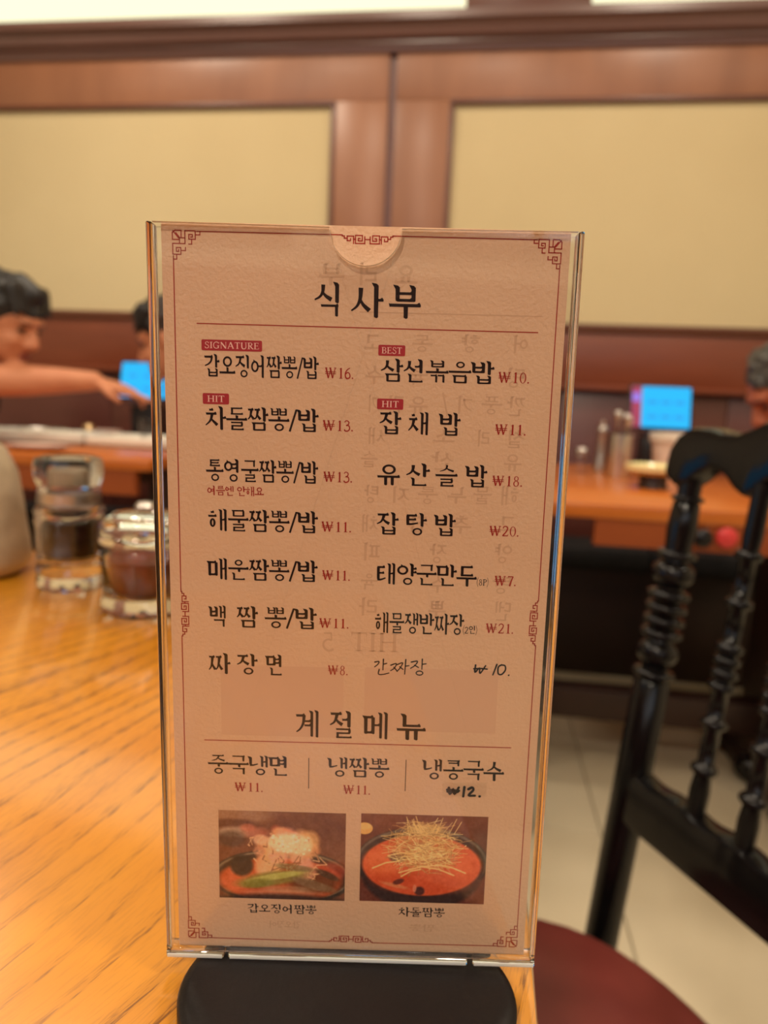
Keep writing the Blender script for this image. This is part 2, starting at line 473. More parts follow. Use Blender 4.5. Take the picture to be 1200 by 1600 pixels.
# ------------------------------------------------------------------ lettering
CHO = 'ㄱㄲㄴㄷㄸㄹㅁㅂㅃㅅㅆㅇㅈㅉㅊㅋㅌㅍㅎ'
JUNG = 'ㅏㅐㅑㅒㅓㅔㅕㅖㅗㅘㅙㅚㅛㅜㅝㅞㅟㅠㅡㅢㅣ'
JONG = ['', 'ㄱ', 'ㄲ', 'ㄳ', 'ㄴ', 'ㄵ', 'ㄶ', 'ㄷ', 'ㄹ', 'ㄺ', 'ㄻ', 'ㄼ', 'ㄽ', 'ㄾ', 'ㄿ', 'ㅀ', 'ㅁ', 'ㅂ', 'ㅄ', 'ㅅ', 'ㅆ', 'ㅇ', 'ㅈ', 'ㅊ', 'ㅋ', 'ㅌ', 'ㅍ', 'ㅎ']


class Pen:
    """collects flat polygons in a 0..1000 em square"""
    def __init__(s, vw=92, hw=60):
        s.polys = []; s.vw = vw; s.hw = hw

    def poly(s, pts):
        s.polys.append([tuple(p) for p in pts])

    def h(s, x0, x1, y, k=1.0, dy=0.0):
        w = s.hw * k
        s.poly([(x0, y - w / 2 - 0), (x1 - w * .3, y + dy - w / 2), (x1, y + dy - w * .35), (x1 - w * .1, y + dy + w * .35), (x1 - w * .55, y + dy + w * 1.0), (x1 - w * 1.3, y + dy + w / 2), (x0, y + w / 2), (x0 - w * .25, y + w * .75), (x0 - w * .1, y)])

    def v(s, x, y0, y1, k=1.0, head=True):
        w = s.vw * k
        s.poly([(x - w * .42, y0 + w * .15), (x + w * .15, y0 - w * .1), (x + w * .5, y0 + w * .1), (x + w * .5, y1 - w * .25), (x - w * .5, y1)])
        if head:
            s.poly([(x - w * .5, y1 - w * .65), (x + w * .5, y1 - w * .35), (x + w * .1, y1 + w * .1), (x - w * 1.0, y1 + w * .3), (x - w * .95, y1 + w * .1)])

    def curve(s, pts, w0, w1, n=7, cap=False):
        P = [np.array(p, float) for p in pts]
        out = []
        Q = [2 * P[0] - P[1]] + P + [2 * P[-1] - P[-2]]
        for i in range(1, len(Q) - 2):
            for k in range(n):
                t = k / n
                a, b, c, d = Q[i - 1], Q[i], Q[i + 1], Q[i + 2]
                out.append(.5 * ((2 * b) + (-a + c) * t + (2 * a - 5 * b + 4 * c - d) * t * t + (-a + 3 * b - 3 * c + d) * t ** 3))
        out.append(P[-1])
        m = len(out); Lh, Rh = [], []
        for i, p in enumerate(out):
            d = out[min(i + 1, m - 1)] - out[max(i - 1, 0)]
            d = d / (np.hypot(*d) + 1e-9); nn = np.array([-d[1], d[0]])
            t = i / (m - 1); w = (w0 + (w1 - w0) * t) / 2
            Lh.append(p + nn * w); Rh.append(p - nn * w)
        for i in range(m - 1):
            s.poly([Lh[i], Lh[i + 1], Rh[i + 1], Rh[i]])
        if cap:
            for p, w in ((out[0], w0), (out[-1], w1)):
                s.poly([p + np.array([math.cos(a), math.sin(a)]) * w / 2 for a in np.linspace(0, 2 * PI, 9)[:-1]])

    def ring(s, cx, cy, rx, ry, ws, wt, n=28):
        """ws: thickness at the sides, wt: at top and bottom"""
        for i in range(n):
            a, b = 2 * PI * i / n, 2 * PI * (i + 1) / n
            s.poly([(cx + rx * math.cos(a), cy + ry * math.sin(a)), (cx + rx * math.cos(b), cy + ry * math.sin(b)),
                    (cx + (rx - ws) * math.cos(b), cy + (ry - wt) * math.sin(b)), (cx + (rx - ws) * math.cos(a), cy + (ry - wt) * math.sin(a))])


def jamo(p, c, x0, y0, x1, y1, vert=False, final=False):
    w, h = x1 - x0, y1 - y0
    k = max(.68, min(1.0, h / 430)) * (1.0 if w > 330 else .9)
    X = lambda t: x0 + w * t
    Y = lambda t: y0 + h * t
    vw, hw = p.vw * k, p.hw * k
    if c in 'ㄲㅃㅆㅉㄸ':
        b = {'ㄲ': 'ㄱ', 'ㅃ': 'ㅂ', 'ㅆ': 'ㅅ', 'ㅉ': 'ㅈ', 'ㄸ': 'ㄷ'}[c]
        jamo(p, b, x0, y0, X(.47), y1, vert, final); jamo(p, b, X(.53), y0, x1, y1, vert, final)
        return
    if c == 'ㄱ':
        p.h(X(0), X(1), Y(.92), k)
        if vert:
            p.curve([(X(.88), Y(.95)), (X(.78), Y(.5)), (X(.45), Y(.18)), (X(.02), Y(0))], vw * .95, vw * .35)
        else:
            p.v(X(.88), Y(0), Y(.95), k, head=False)
    elif c == 'ㅋ':
        jamo(p, 'ㄱ', x0, y0, x1, y1, vert, final); p.h(X(.08), X(.85), Y(.52), k)
    elif c == 'ㄴ':
        p.v(X(.1), Y(.08), Y(1), k)
        if vert:
            p.curve([(X(.02), Y(.06)), (X(.4), Y(.05)), (X(1.0), Y(.2))], hw * 1.15, hw * .6)
        else:
            p.h(X(.02), X(1), Y(.07), k)
    elif c in 'ㄷㅌ':
        p.h(X(.05), X(.95), Y(.93), k)
        p.v(X(.12), Y(.06), Y(.95), k, head=False)
        if vert:
            p.curve([(X(.02), Y(.06)), (X(.45), Y(.05)), (X(1.04), Y(.17))], hw * 1.15, hw * .7)
        else:
            p.h(X(.03), X(1), Y(.06), k)
        if c == 'ㅌ':
            p.h(X(.1), X(.88), Y(.52), k * .9)
    elif c == 'ㄹ':
        kk = k * .92
        p.h(X(.03), X(.95), Y(.95), kk)
        p.v(X(.88), Y(.52), Y(.97), kk, head=False)
        p.h(X(.06), X(.93), Y(.52), kk)
        p.v(X(.12), Y(.08), Y(.54), kk, head=False)
        p.h(X(.04), X(1.04), Y(.05), kk)
    elif c == 'ㅁ':
        p.v(X(.1), Y(.0), Y(.97), k); p.h(X(.08), X(.95), Y(.93), k); p.v(X(.9), Y(0), Y(.97), k, head=False); p.h(X(.08), X(.92), Y(.08), k * .95)
    elif c == 'ㅂ':
        p.v(X(.1), Y(.0), Y(1), k); p.v(X(.9), Y(0), Y(1), k); p.h(X(.1), X(.9), Y(.52), k * .9); p.h(X(.1), X(.9), Y(.08), k * .95)
    elif c == 'ㅍ':
        p.h(X(0), X(1), Y(.94), k); p.v(X(.28), Y(.1), Y(.95), k * .9, head=False); p.v(X(.72), Y(.1), Y(.95), k * .9, head=False); p.h(X(-.02), X(1.02), Y(.08), k)
    elif c in 'ㅅㅈㅊ':
        top = 1.0
        if c == 'ㅊ':
            p.h(X(.32), X(.68), Y(1.0), k * .9); top = .80
        if c in 'ㅈㅊ':
            p.h(X(.03), X(.97), Y(top - .05), k)
            st = (X(.56), Y(top - .05))
        else:
            st = (X(.5), Y(1.02))
        p.curve([st, (X(.47), Y(top * .55)), (X(.3), Y(.22)), (X(-.03), Y(0))], vw * 1.0, vw * .35)
        p.curve([(X(.45), Y(top * .55)), (X(.65), Y(.28)), (X(1.02), Y(.02))], vw * .45, vw * 1.0)
    elif c in 'ㅇ':
        r = min(w, h * 1.25) / 2
        rx = r * (1.0 if w < h * 1.3 else 1.12)
        cx, cy = X(.5), Y(.47)
        p.ring(cx, cy, rx * (1.06 if vert else .95), min(h * .5, r * (1.15 if vert else .98)), vw * .8, hw * .95)
        if vert:
            p.poly([(cx - vw * .7, cy + min(h * .5, r * 1.15) - hw * .3), (cx - vw * .6, cy + min(h * .5, r * 1.15) + hw * .7), (cx + vw * .3, cy + min(h * .5, r * 1.15) - hw * .3)])
    elif c == 'ㅎ':
        p.h(X(.3), X(.7), Y(1.0), k * .85); p.h(X(.0), X(1.0), Y(.74), k * .95)
        p.ring(X(.5), Y(.28), min(w * .36, h * .42), h * .30, vw * .75, hw * .9)


def syllable(p, ch):
    o = ord(ch) - 0xAC00
    c, v, f = CHO[o // 588], JUNG[(o % 588) // 28], JONG[o % 28]
    if v in 'ㅗㅛㅜㅠㅡ':
        low = v in 'ㅜㅠ'
        if f:
            box_ = (210, 690, 790, 970) if c not in 'ㅎㅊ' else (210, 680, 790, 985)
            by = 548 if low else 470
            if c in 'ㅃㅉ':
                box_ = (150, 690, 850, 980)
            jamo(p, c, *box_)
            if v == 'ㅡ':
                by = 510
            p.h(20, 980, by, 1.0)
            if v == 'ㅗ': p.v(500, by, 660, .85, head=False)
            if v == 'ㅛ': p.v(370, by, 650, .8, head=False); p.v(630, by, 650, .8, head=False)
            if v == 'ㅜ': p.v(520, 385, by, .85, head=False)
            if v == 'ㅠ': p.v(370, 385, by, .8, head=False); p.v(640, 385, by, .8, head=False)
            jamo(p, f, 220, 20, 800, 350 if not low else 335, final=True)
        else:
            jamo(p, c, 190, 500 if low else 470, 810, 950)
            by = 385 if low else 200
            p.h(10, 990, by, 1.05)
            if v == 'ㅗ': p.v(500, by, 455, .95, head=False)
            if v == 'ㅛ': p.v(370, by, 450, .9, head=False); p.v(630, by, 450, .9, head=False)
            if v == 'ㅜ': p.v(520, 0, by, 1.0, head=False)
            if v == 'ㅠ': p.v(360, 0, by, 1.0, head=False); p.v(650, 0, by, 1.0, head=False)
    else:
        dbl = v in 'ㅐㅒㅔㅖ'
        if dbl:
            sx, sx2 = 640, 850; cx1 = 440 if v in 'ㅐㅒ' else 400
        else:
            sx = 760; cx1 = 560 if v in 'ㅏㅑㅣ' else 500
            if v == 'ㅣ': sx = 800; cx1 = 600
        if f:
            cy0, cy1, sy0, by = 490, 930, 410, 690
        else:
            cy0, cy1, sy0, by = 190, 860, 0, 520
        if c in 'ㅉㅃ':
            cx1 = 610 if not dbl else 520
            sx = 790 if not dbl else 690
        jamo(p, c, 50, cy0, cx1, cy1, vert=True)
        if dbl:
            k = .82
            if v in 'ㅐㅒ':
                p.v(sx, sy0 + 25, 970, k); p.v(sx2, sy0, 990, k); p.h(sx, sx2, by, .8)
            else:
                p.v(sx + 20, sy0 + 25, 970, k); p.v(sx2 + 20, sy0, 990, k)
                if v == 'ㅔ': p.h(cx1 + 20, sx, by, .8)
                else: p.h(cx1 - 20, sx, by + 80, .8); p.h(cx1 - 20, sx, by - 80, .8)
        else:
            p.v(sx, sy0, 990)
            if v == 'ㅏ': p.h(sx, 985, by, .9)
            if v == 'ㅑ': p.h(sx, 985, by + 80, .9); p.h(sx, 985, by - 90, .9)
            if v == 'ㅓ': p.h(cx1 + 10, sx - 20, by, .85)
            if v == 'ㅕ': p.h(cx1 - 30, sx - 20, by + 95, .85); p.h(cx1 - 30, sx - 20, by - 85, .85)
        if f:
            jamo(p, f, 260, 10, 860, 350, final=True)
    return 1000


def latin(p, ch, W=60):
    """old-style roman characters, cap height 700; returns the advance"""
    A = lambda pts, a, b: p.curve(pts, a * 1.5, b * 1.5)
    T = 108
    def stem(x, y0=0, y1=700, w=T, s0=True, s1=True):
        p.poly([(x - w / 2, y0), (x + w / 2, y0), (x + w / 2, y1), (x - w / 2, y1)])
        if s0: p.poly([(x - w * 1.25, y0), (x + w * 1.25, y0), (x + w * 1.2, y0 + 22), (x + w * .5, y0 + 50), (x - w * .5, y0 + 50), (x - w * 1.2, y0 + 22)])
        if s1: p.poly([(x - w * 1.25, y1), (x - w * 1.2, y1 - 22), (x - w * .5, y1 - 50), (x + w * .5, y1 - 50), (x + w * 1.2, y1 - 22), (x + w * 1.25, y1)])
    def bar(x0, x1, y, w=32):
        w = w * 1.35 if w < 60 else w
        p.poly([(x0, y - w / 2), (x1, y - w / 2), (x1, y + w / 2), (x0, y + w / 2)])
    if ch == '1':
        stem(250, s1=False); p.poly([(270, 700), (130, 620), (130, 595), (250, 640)]); return 460
    if ch == '0':
        p.ring(250, 345, 215, 355, 78, 34); return 500
    if ch == '2':
        A([(60, 540), (120, 665), (250, 695), (375, 610), (370, 470), (250, 260), (50, 30)], 40, 62); p.poly([(40, 0), (420, 0), (455, 150), (425, 150), (400, 70), (60, 65)]); return 490
    if ch == '3':
        A([(80, 600), (160, 690), (270, 690), (370, 590), (320, 450), (180, 385)], 40, 50); A([(180, 390), (350, 370), (420, 210), (350, 50), (190, 5), (60, 60)], 50, 55); p.ring(85, 85, 45, 45, 44, 44, 10); return 480
    if ch == '5':
        bar(140, 400, 670, 65); A([(150, 690), (130, 400)], 35, 35); A([(130, 400), (270, 430), (400, 320), (390, 130), (230, 0), (60, 60)], 45, 60); return 480
    if ch == '6':
        A([(410, 700), (250, 620), (120, 460), (75, 250), (130, 60), (250, 5)], 36, 75); A([(250, 5), (390, 90), (410, 240), (330, 385), (210, 400), (100, 300)], 60, 45); return 490
    if ch == '7':
        p.poly([(50, 560), (80, 560), (100, 630), (450, 630), (450, 700), (60, 700)]); A([(430, 670), (300, 330), (210, -20)], 45, 80); return 480
    if ch == '8':
        p.ring(245, 535, 155, 165, 62, 36); p.ring(245, 190, 190, 205, 76, 38); return 490
    if ch == '.':
        p.ring(80, 45, 55, 55, 54, 54, 12); return 200
    if ch == '₩':
        A([(60, 690), (230, 10)], 78, 60); A([(230, 10), (400, 600)], 36, 36); A([(360, 690), (540, 10)], 78, 60); A([(540, 10), (720, 690)], 36, 40)
        bar(0, 780, 430, 34); bar(0, 780, 310, 34); bar(0, 150, 690, 28); bar(630, 800, 690, 28); bar(290, 440, 690, 28); return 860
    if ch == '/':
        A([(40, -120), (400, 820)], 78, 78); return 450
    if ch == '(':
        A([(190, 900), (60, 500), (60, 250), (190, -150)], 30, 30); return 220
    if ch == ')':
        A([(30, 900), (160, 500), (160, 250), (30, -150)], 30, 30); return 220
    if ch == 'S':
        A([(400, 560), (330, 680), (200, 690), (100, 590), (130, 450), (260, 370), (390, 270), (400, 110), (260, 10), (120, 40), (60, 160)], 35, 45); bar(395, 425, 600, 150); bar(40, 70, 110, 160); return 480
    if ch == 'I':
        stem(150); return 300
    if ch == 'G':
        A([(560, 560), (440, 680), (300, 690), (130, 580), (70, 350), (130, 110), (300, 5), (450, 30), (530, 110)], 45, 45); stem(530, 40, 320, s0=False); bar(580, 610, 600, 160); return 660
    if ch == 'N':
        stem(130, w=40); stem(590, w=40); A([(120, 690), (590, 10)], 85, 85); return 720
    if ch == 'A':
        A([(60, 0), (310, 710)], 38, 38); A([(310, 710), (570, 0)], 80, 80); bar(160, 460, 240); bar(0, 150, 14, 28); bar(470, 660, 14, 28); return 660
    if ch == 'T':
        stem(290, s1=False); bar(30, 550, 680, 40); bar(30, 58, 620, 150); bar(522, 550, 620, 150); return 580
    if ch == 'U':
        A([(130, 680), (130, 250), (200, 50), (330, 10), (470, 60), (530, 250), (530, 680)], 78, 38); bar(40, 230, 686, 28); bar(440, 620, 686, 28); return 660
    if ch in 'RPB':
        stem(130)
        A([(130, 682), (330, 680), (430, 590), (420, 450), (300, 370), (130, 365)], 36, 36)
        A([(430, 600), (428, 450)], 70, 70)
        if ch == 'R': A([(260, 365), (420, 120), (560, 10)], 80, 60); return 590
        if ch == 'B': A([(300, 370), (440, 320), (480, 190), (420, 50), (290, 15), (130, 15)], 40, 36); A([(472, 270), (470, 110)], 75, 75); return 560
        return 500
    if ch == 'E':
        stem(130); bar(130, 460, 684); bar(130, 400, 365); bar(130, 490, 16); bar(440, 468, 620, 140); bar(385, 410, 365, 140); bar(470, 500, 80, 160); return 540
    if ch == 'H':
        stem(130); stem(560); bar(130, 560, 360, 36); return 690
    return 300


HAND = {
    '간': [[(60, 760), (300, 800), (250, 640), (60, 470)], [(560, 950), (545, 300)], [(550, 640), (760, 700)], [(330, 330), (290, 60), (500, 20), (900, 120)]],
    '짜': [[(-60, 600), (260, 700), (150, 430), (-60, 270)], [(120, 480), (330, 240)], [(300, 640), (620, 760), (480, 440), (300, 240)], [(460, 520), (660, 360)], [(800, 960), (760, 80)], [(780, 560), (1000, 600)]],
    '장': [[(60, 820), (420, 880), (280, 620), (30, 440)], [(260, 640), (500, 500)], [(700, 1020), (690, 400)], [(700, 700), (930, 740)]],
}


def hand_stroke(p, pts, w=85):
    p.curve(pts, w, w * .8, n=6, cap=True)


def text_polys(s, kind):
    """polygons for a run of characters, advance-laid, in em units; returns polys and total width"""
    out = []; x = 0.0
    hang = any('가' <= c <= '힣' for c in s)
    for ch in s:
        p = Pen(*((138, 90) if kind == 'title' else (138, 98) if kind in ('caption', 'note') else (142, 94)))
        if kind == 'hand':
            for st in HAND[ch]:
                hand_stroke(p, st, 78)
            if ch == '장':
                p.ring(560, 170, 230, 160, 72, 72, 16)
            adv = 1060
        elif '가' <= ch <= '힣':
            syllable(p, ch); adv = 970 if kind != 'caption' else 1010
        elif ch == '/' and hang:
            p.curve([(20, 0), (330, 960)], 92, 92); adv = 370
        else:
            adv = latin(p, ch)
            if hang:
                f = 1.15
                p.polys = [[(a * f, b * f) for a, b in q] for q in p.polys]; adv *= f
        for q in p.polys:
            out.append([(a + x, b) for a, b in q])
        x += adv + (25 if not hang else 0)
    x -= 40
    return out, x


class Print:
    """flat printed shapes on the card, in millimetres of the card plane"""
    def __init__(s):
        s.v = []; s.f = []

    def poly(s, pts):
        a = 0.0
        n = len(pts)
        for i in range(n):
            a += pts[i][0] * pts[(i + 1) % n][1] - pts[(i + 1) % n][0] * pts[i][1]
        if a < 0:
            pts = pts[::-1]
        k = len(s.v); s.v += [(u / 1000, 0, v / 1000) for u, v in pts]; s.f.append(tuple(range(k, k + n)))

    def text(s, txt, u0, u1, v0, v1, kind='dish', mirror=False, em=None):
        P, w = text_polys(txt, kind)
        em = em or (1000.0 if any('가' <= c <= '힣' for c in txt) else 700.0)
        for q in P:
            pts = []
            for a, b in q:
                t = a / w
                if mirror: t = 1 - t
                pts.append((u0 + (u1 - u0) * t, v0 + (v1 - v0) * b / em))
            s.poly(pts)

    def line(s, pts, w):
        for (a, b), (c, d) in zip(pts[:-1], pts[1:]):
            l = math.hypot(c - a, d - b) + 1e-9; dx, dy = (c - a) / l * w / 2, (d - b) / l * w / 2
            s.poly([(a - dx + dy, b - dy - dx), (c + dx + dy, d + dy - dx), (c + dx - dy, d + dy + dx), (a - dx - dy, b - dy + dx)])

    def build(s, name, mat, parent, lift):
        me = bpy.data.meshes.new(name); me.from_pydata(s.v, [], s.f)
        o = new_obj(name, me, mat, parent); o.location = (0, -lift / 1000, 0)
        return o


ITEMS = [('title', 'K', [('식', -12.26, -5.64), ('사', -3.28, 4.43), ('부', 6.24, 13.56)], 177.42, 185.44),
 ('dish', 'K', [('갑오징어짬뽕/밥', -39.46, -11.06)], 162.2, 167.6), ('dish', 'K', [('차돌짬뽕/밥', -39.44, -11.03)], 149.05, 154.8),
 ('dish', 'K', [('통영굴짬뽕/밥', -39.41, -10.98)], 135.92, 141.6), ('dish', 'K', [('해물짬뽕/밥', -39.21, -10.94)], 123.0, 128.7),
 ('dish', 'K', [('매운짬뽕/밥', -39.34, -10.89)], 110.0, 115.7), ('dish', 'K', [('백', -39.12, -34.7), ('짬', -32.07, -26.55), ('뽕/밥', -24.52, -11.02)], 97.1, 102.9),
 ('dish', 'K', [('짜', -39.67, -34.0), ('장', -32.11, -26.7), ('면', -24.21, -19.57)], 84.0, 89.7),
 ('dish', 'K', [('삼선볶음밥', 4.42, 32.5)], 162.07, 167.6), ('dish', 'K', [('잡', 4.43, 9.76), ('채', 11.7, 16.94), ('밥', 19.61, 24.69)], 149.04, 154.7),
 ('dish', 'K', [('유', 4.4, 9.8), ('산', 11.52, 17.41), ('슬', 19.12, 24.52), ('밥', 26.81, 32.04)], 136.1, 141.75),
 ('dish', 'K', [('잡', 4.38, 9.84), ('탕', 11.83, 17.12), ('밥', 19.36, 24.57)], 123.2, 128.96),
 ('dish', 'K', [('태양군만두', 4.7, 30.66)], 109.95, 115.6), ('dish', 'K', [('해물쟁반짜장', 4.5, 27.98)], 96.65, 102.3),
 ('hand', 'K', [('간짜장', 4.6, 19.0)], 84.94, 89.6),
 ('title', 'K', [('계', -16.31, -9.95), ('절', -7.07, -0.54), ('메', 2.25, 8.78), ('뉴', 11.3, 18.7)], 66.5, 74.2),
 ('dish', 'K', [('중국냉면', -40.22, -18.02)], 54.9, 60.6), ('dish', 'K', [('냉짬뽕', -7.2, 9.34)], 55.1, 60.8), ('dish', 'K', [('냉콩국수', 18.74, 40.71)], 55.1, 61.0),
 ('note', 'R', [('여름엔', -39.22, -32.4), ('안해요', -31.58, -24.75)], 132.3, 134.75),
 ('note', 'K', [('(8P)', 30.98, 34.08)], 110.3, 112.0), ('note', 'K', [('(2인)', 27.9, 31.7)], 97.1, 99.3),
 ('caption', 'K', [('갑오징어짬뽕', -29.67, -9.95)], 12.44, 15.3), ('caption', 'K', [('차돌짬뽕', 13.3, 26.51)], 12.62, 15.6)]
PRICES = [('₩16.', -9.25, -2.06, 162.5), ('₩13.', -9.66, -1.9, 149.5), ('₩13.', -9.35, -1.91, 136.5), ('₩11.', -9.7, -1.92, 123.55), ('₩11.', -9.39, -2.02, 110.65),
 ('₩11.', -10.01, -2.13, 97.6), ('₩8.', -7.56, -2.16, 84.55), ('₩10.', 33.91, 41.72, 162.5), ('₩11.', 33.78, 41.61, 149.6), ('₩18.', 33.72, 41.48, 136.6),
 ('₩20.', 33.65, 41.33, 123.6), ('₩7.', 35.65, 41.34, 110.4), ('₩21.', 34.04, 41.4, 97.4), ('₩11.', -32.86, -24.99, 49.9), ('₩11.', -2.89, 4.62, 50.0)]
BADGES = [('SIGNATURE', -39.99, -24.95, 168.55, 171.2), ('HIT', -39.9, -33.29, 155.4, 158.1), ('BEST', 3.86, 10.52, 168.35, 170.98), ('HIT', 3.86, 10.44, 155.2, 157.87)]
GHOST = [('부', -10.76, -4.82, 184.8, 190.17), ('리', -1.38, 3.3, 185.01, 190.38), ('요', 7.68, 12.99, 184.94, 190.31), ('어', 36.94, 40.89, 169.79, 174.1), ('향', 24.59, 29.02, 169.64, 173.95), ('동', 12.4, 17.31, 169.5, 173.66), ('고', 0.51, 4.63, 169.34, 173.5), ('수', 1.0, 5.47, 161.41, 166.1), ('육', 11.86, 16.33, 161.37, 166.06), ('탕', 35.81, 40.59, 161.36, 166.2), ('깐', 36.67, 41.0, 154.41, 159.16), ('풍', 30.24, 35.21, 154.57, 159.16), ('기', 23.97, 27.82, 154.56, 158.99), ('/', 20.11, 21.71, 154.75, 159.02), ('유', 12.08, 16.58, 154.42, 158.85), ('린', 6.62, 10.79, 154.43, 158.71), ('기', 1.63, 4.36, 154.44, 158.72), ('칠', 36.95, 41.47, 146.4, 150.9), ('리', 29.34, 32.57, 146.51, 150.69), ('소', 18.48, 23.65, 146.89, 150.75), ('새', 1.8, 6.18, 146.45, 150.63), ('유', 36.62, 40.84, 140.54, 145.09), ('산', 18.39, 23.6, 140.39, 144.95), ('슬', 0.3, 4.37, 140.55, 144.78), ('해', 36.12, 40.7, 131.63, 136.59), ('물', 29.22, 33.8, 131.78, 136.4), ('누', 22.65, 27.24, 131.77, 136.23), ('룽', 15.11, 20.04, 131.4, 136.03), ('지', 8.21, 12.81, 131.54, 135.84), ('탕', 1.31, 4.93, 131.35, 135.98), ('고', 36.18, 40.46, 124.27, 128.96), ('추', 23.96, 28.92, 123.94, 128.64), ('잡', 13.05, 17.67, 123.98, 128.34), ('채', 0.65, 4.78, 123.63, 128.33), ('양', 35.59, 39.91, 116.45, 121.54), ('장', 18.63, 22.96, 115.98, 121.08), ('피', 1.13, 5.63, 116.18, 120.95), ('탕', 35.35, 40.37, 108.19, 113.02), ('수', 18.92, 23.28, 108.07, 112.9), ('육', 0.96, 5.15, 108.26, 112.92), ('덴', 36.23, 40.44, 100.88, 106.11), ('뿌', 18.84, 23.22, 101.09, 105.98), ('라', 0.6, 5.32, 101.28, 106.17), ('갑오징어', -23.56, -14.4, 7.76, 10.0), ('짬뽕', 16.71, 24.02, 8.0, 10.2)]


def fret(pr, cx, cy, sx, sy, w):
    """corner fret; (cx, cy) is the outer corner, sx/sy point inwards"""
    T = lambda pts: [(cx + sx * x * .019, cy + sy * y * .019) for x, y in pts]
    U = lambda pts: [(y, x) for x, y in pts]
    pr.line(T([(0, 30), (0, 112), (90, 112), (90, 90), (112, 90), (112, 0), (35, 0)]), w)
    pr.line(T([(35, 0), (0, 30)]), w); pr.line(T([(8, 8), (78, 92)]), w); pr.line(T([(45, 30), (90, 85)]), w)
    pr.line(T([(90, 90), (160, 90), (160, 160), (90, 160), (90, 112)]), w)
    arm = [(160, 90), (160, 2), (292, 2), (292, 105), (210, 105), (210, 48), (256, 48), (256, 78), (234, 78)]
    for f in (lambda q: q, U):
        pr.line(T(f(arm)), w); pr.line(T(f([(245, 105), (245, 165), (208, 165)])), w); pr.line(T(f([(292, 50), (352, 50), (352, 8), (312, 8)])), w)


def mid_fret(pr, cx, cy, along, inward, w):
    """symmetric fret in the middle of a side; along and inward are unit vectors"""
    ax, ay = along; ix, iy = inward
    for s in (-1, 1):
        T = lambda pts: [(cx + ax * s * x + ix * y, cy + ay * s * x + iy * y) for x, y in pts]
        pr.line(T([(0, .95), (.65, .95)]), w)
        pr.line(T([(.65, .35), (.65, 1.9), (2.9, 1.9), (2.9, .05), (1.25, .05), (1.25, 1.3), (2.2, 1.3), (2.2, .75), (1.8, .75)]), w)
        pr.line(T([(2.9, .95), (3.35, .95)]), w)
        pr.line(T([(3.35, 1.9), (3.35, .25), (4.9, .25), (4.9, 1.3), (4.1, 1.3), (4.1, .85)]), w)
        pr.line(T([(4.9, .75), (5.6, .75), (5.6, .25), (6.1, .25), (6.1, 0), (6.7, 0)]), w)


# ------------------------------------------------------------------ printed food photographs
def canvas(w, h, col):
    a = np.zeros((h, w, 3)); a[:] = col
    return a


def ell(a, cx, cy, rx, ry, col, al=1.0, soft=.06, rot=0.0):
    h, w, _ = a.shape
    Y, X = np.mgrid[0:h, 0:w]; X = X + .5 - cx; Y = Y + .5 - cy
    c, s = math.cos(rot), math.sin(rot)
    d = np.sqrt(((X * c + Y * s) / rx) ** 2 + ((-X * s + Y * c) / ry) ** 2)
    m = np.clip((1 - d) / soft + .5, 0, 1)[..., None] * al
    a[:] = a * (1 - m) + np.array(col) * m


def strand(a, pts, r, col, al=.9):
    h, w, _ = a.shape
    P = np.array(pts, float)
    n = int(np.sum(np.hypot(*np.diff(P, axis=0).T)) * 1.2) + 2
    t = np.linspace(0, len(P) - 1, n); i = np.minimum(t.astype(int), len(P) - 2); f = (t - i)[:, None]
    Q = P[i] * (1 - f) + P[i + 1] * f
    for x, y in Q:
        x0, x1, y0, y1 = int(x - r - 1), int(x + r + 2), int(y - r - 1), int(y + r + 2)
        x0 = max(x0, 0); y0 = max(y0, 0); x1 = min(x1, w); y1 = min(y1, h)
        if x1 <= x0 or y1 <= y0:
            continue
        yy, xx = np.mgrid[y0:y1, x0:x1]
        m = np.clip(r + .5 - np.hypot(xx + .5 - x, yy + .5 - y), 0, 1)[..., None] * al
        a[y0:y1, x0:x1] = a[y0:y1, x0:x1] * (1 - m) + np.array(col) * m


def blotch(a, amp, n=3):
    h, w, _ = a.shape
    g = np.zeros((h, w))
    for k in range(n):
        s = 3 * 2 ** k
        c = rng.normal(size=(h // s + 3, w // s + 3))
        yi = np.linspace(0, h / s, h); xi = np.linspace(0, w / s, w)
        y0 = yi.astype(int); x0 = xi.astype(int); fy = (yi - y0)[:, None]; fx = (xi - x0)[None]
        g += (c[np.ix_(y0, x0)] * (1 - fy) * (1 - fx) + c[np.ix_(y0 + 1, x0)] * fy * (1 - fx) + c[np.ix_(y0, x0 + 1)] * (1 - fy) * fx + c[np.ix_(y0 + 1, x0 + 1)] * fy * fx)
    a += (g * amp)[..., None]


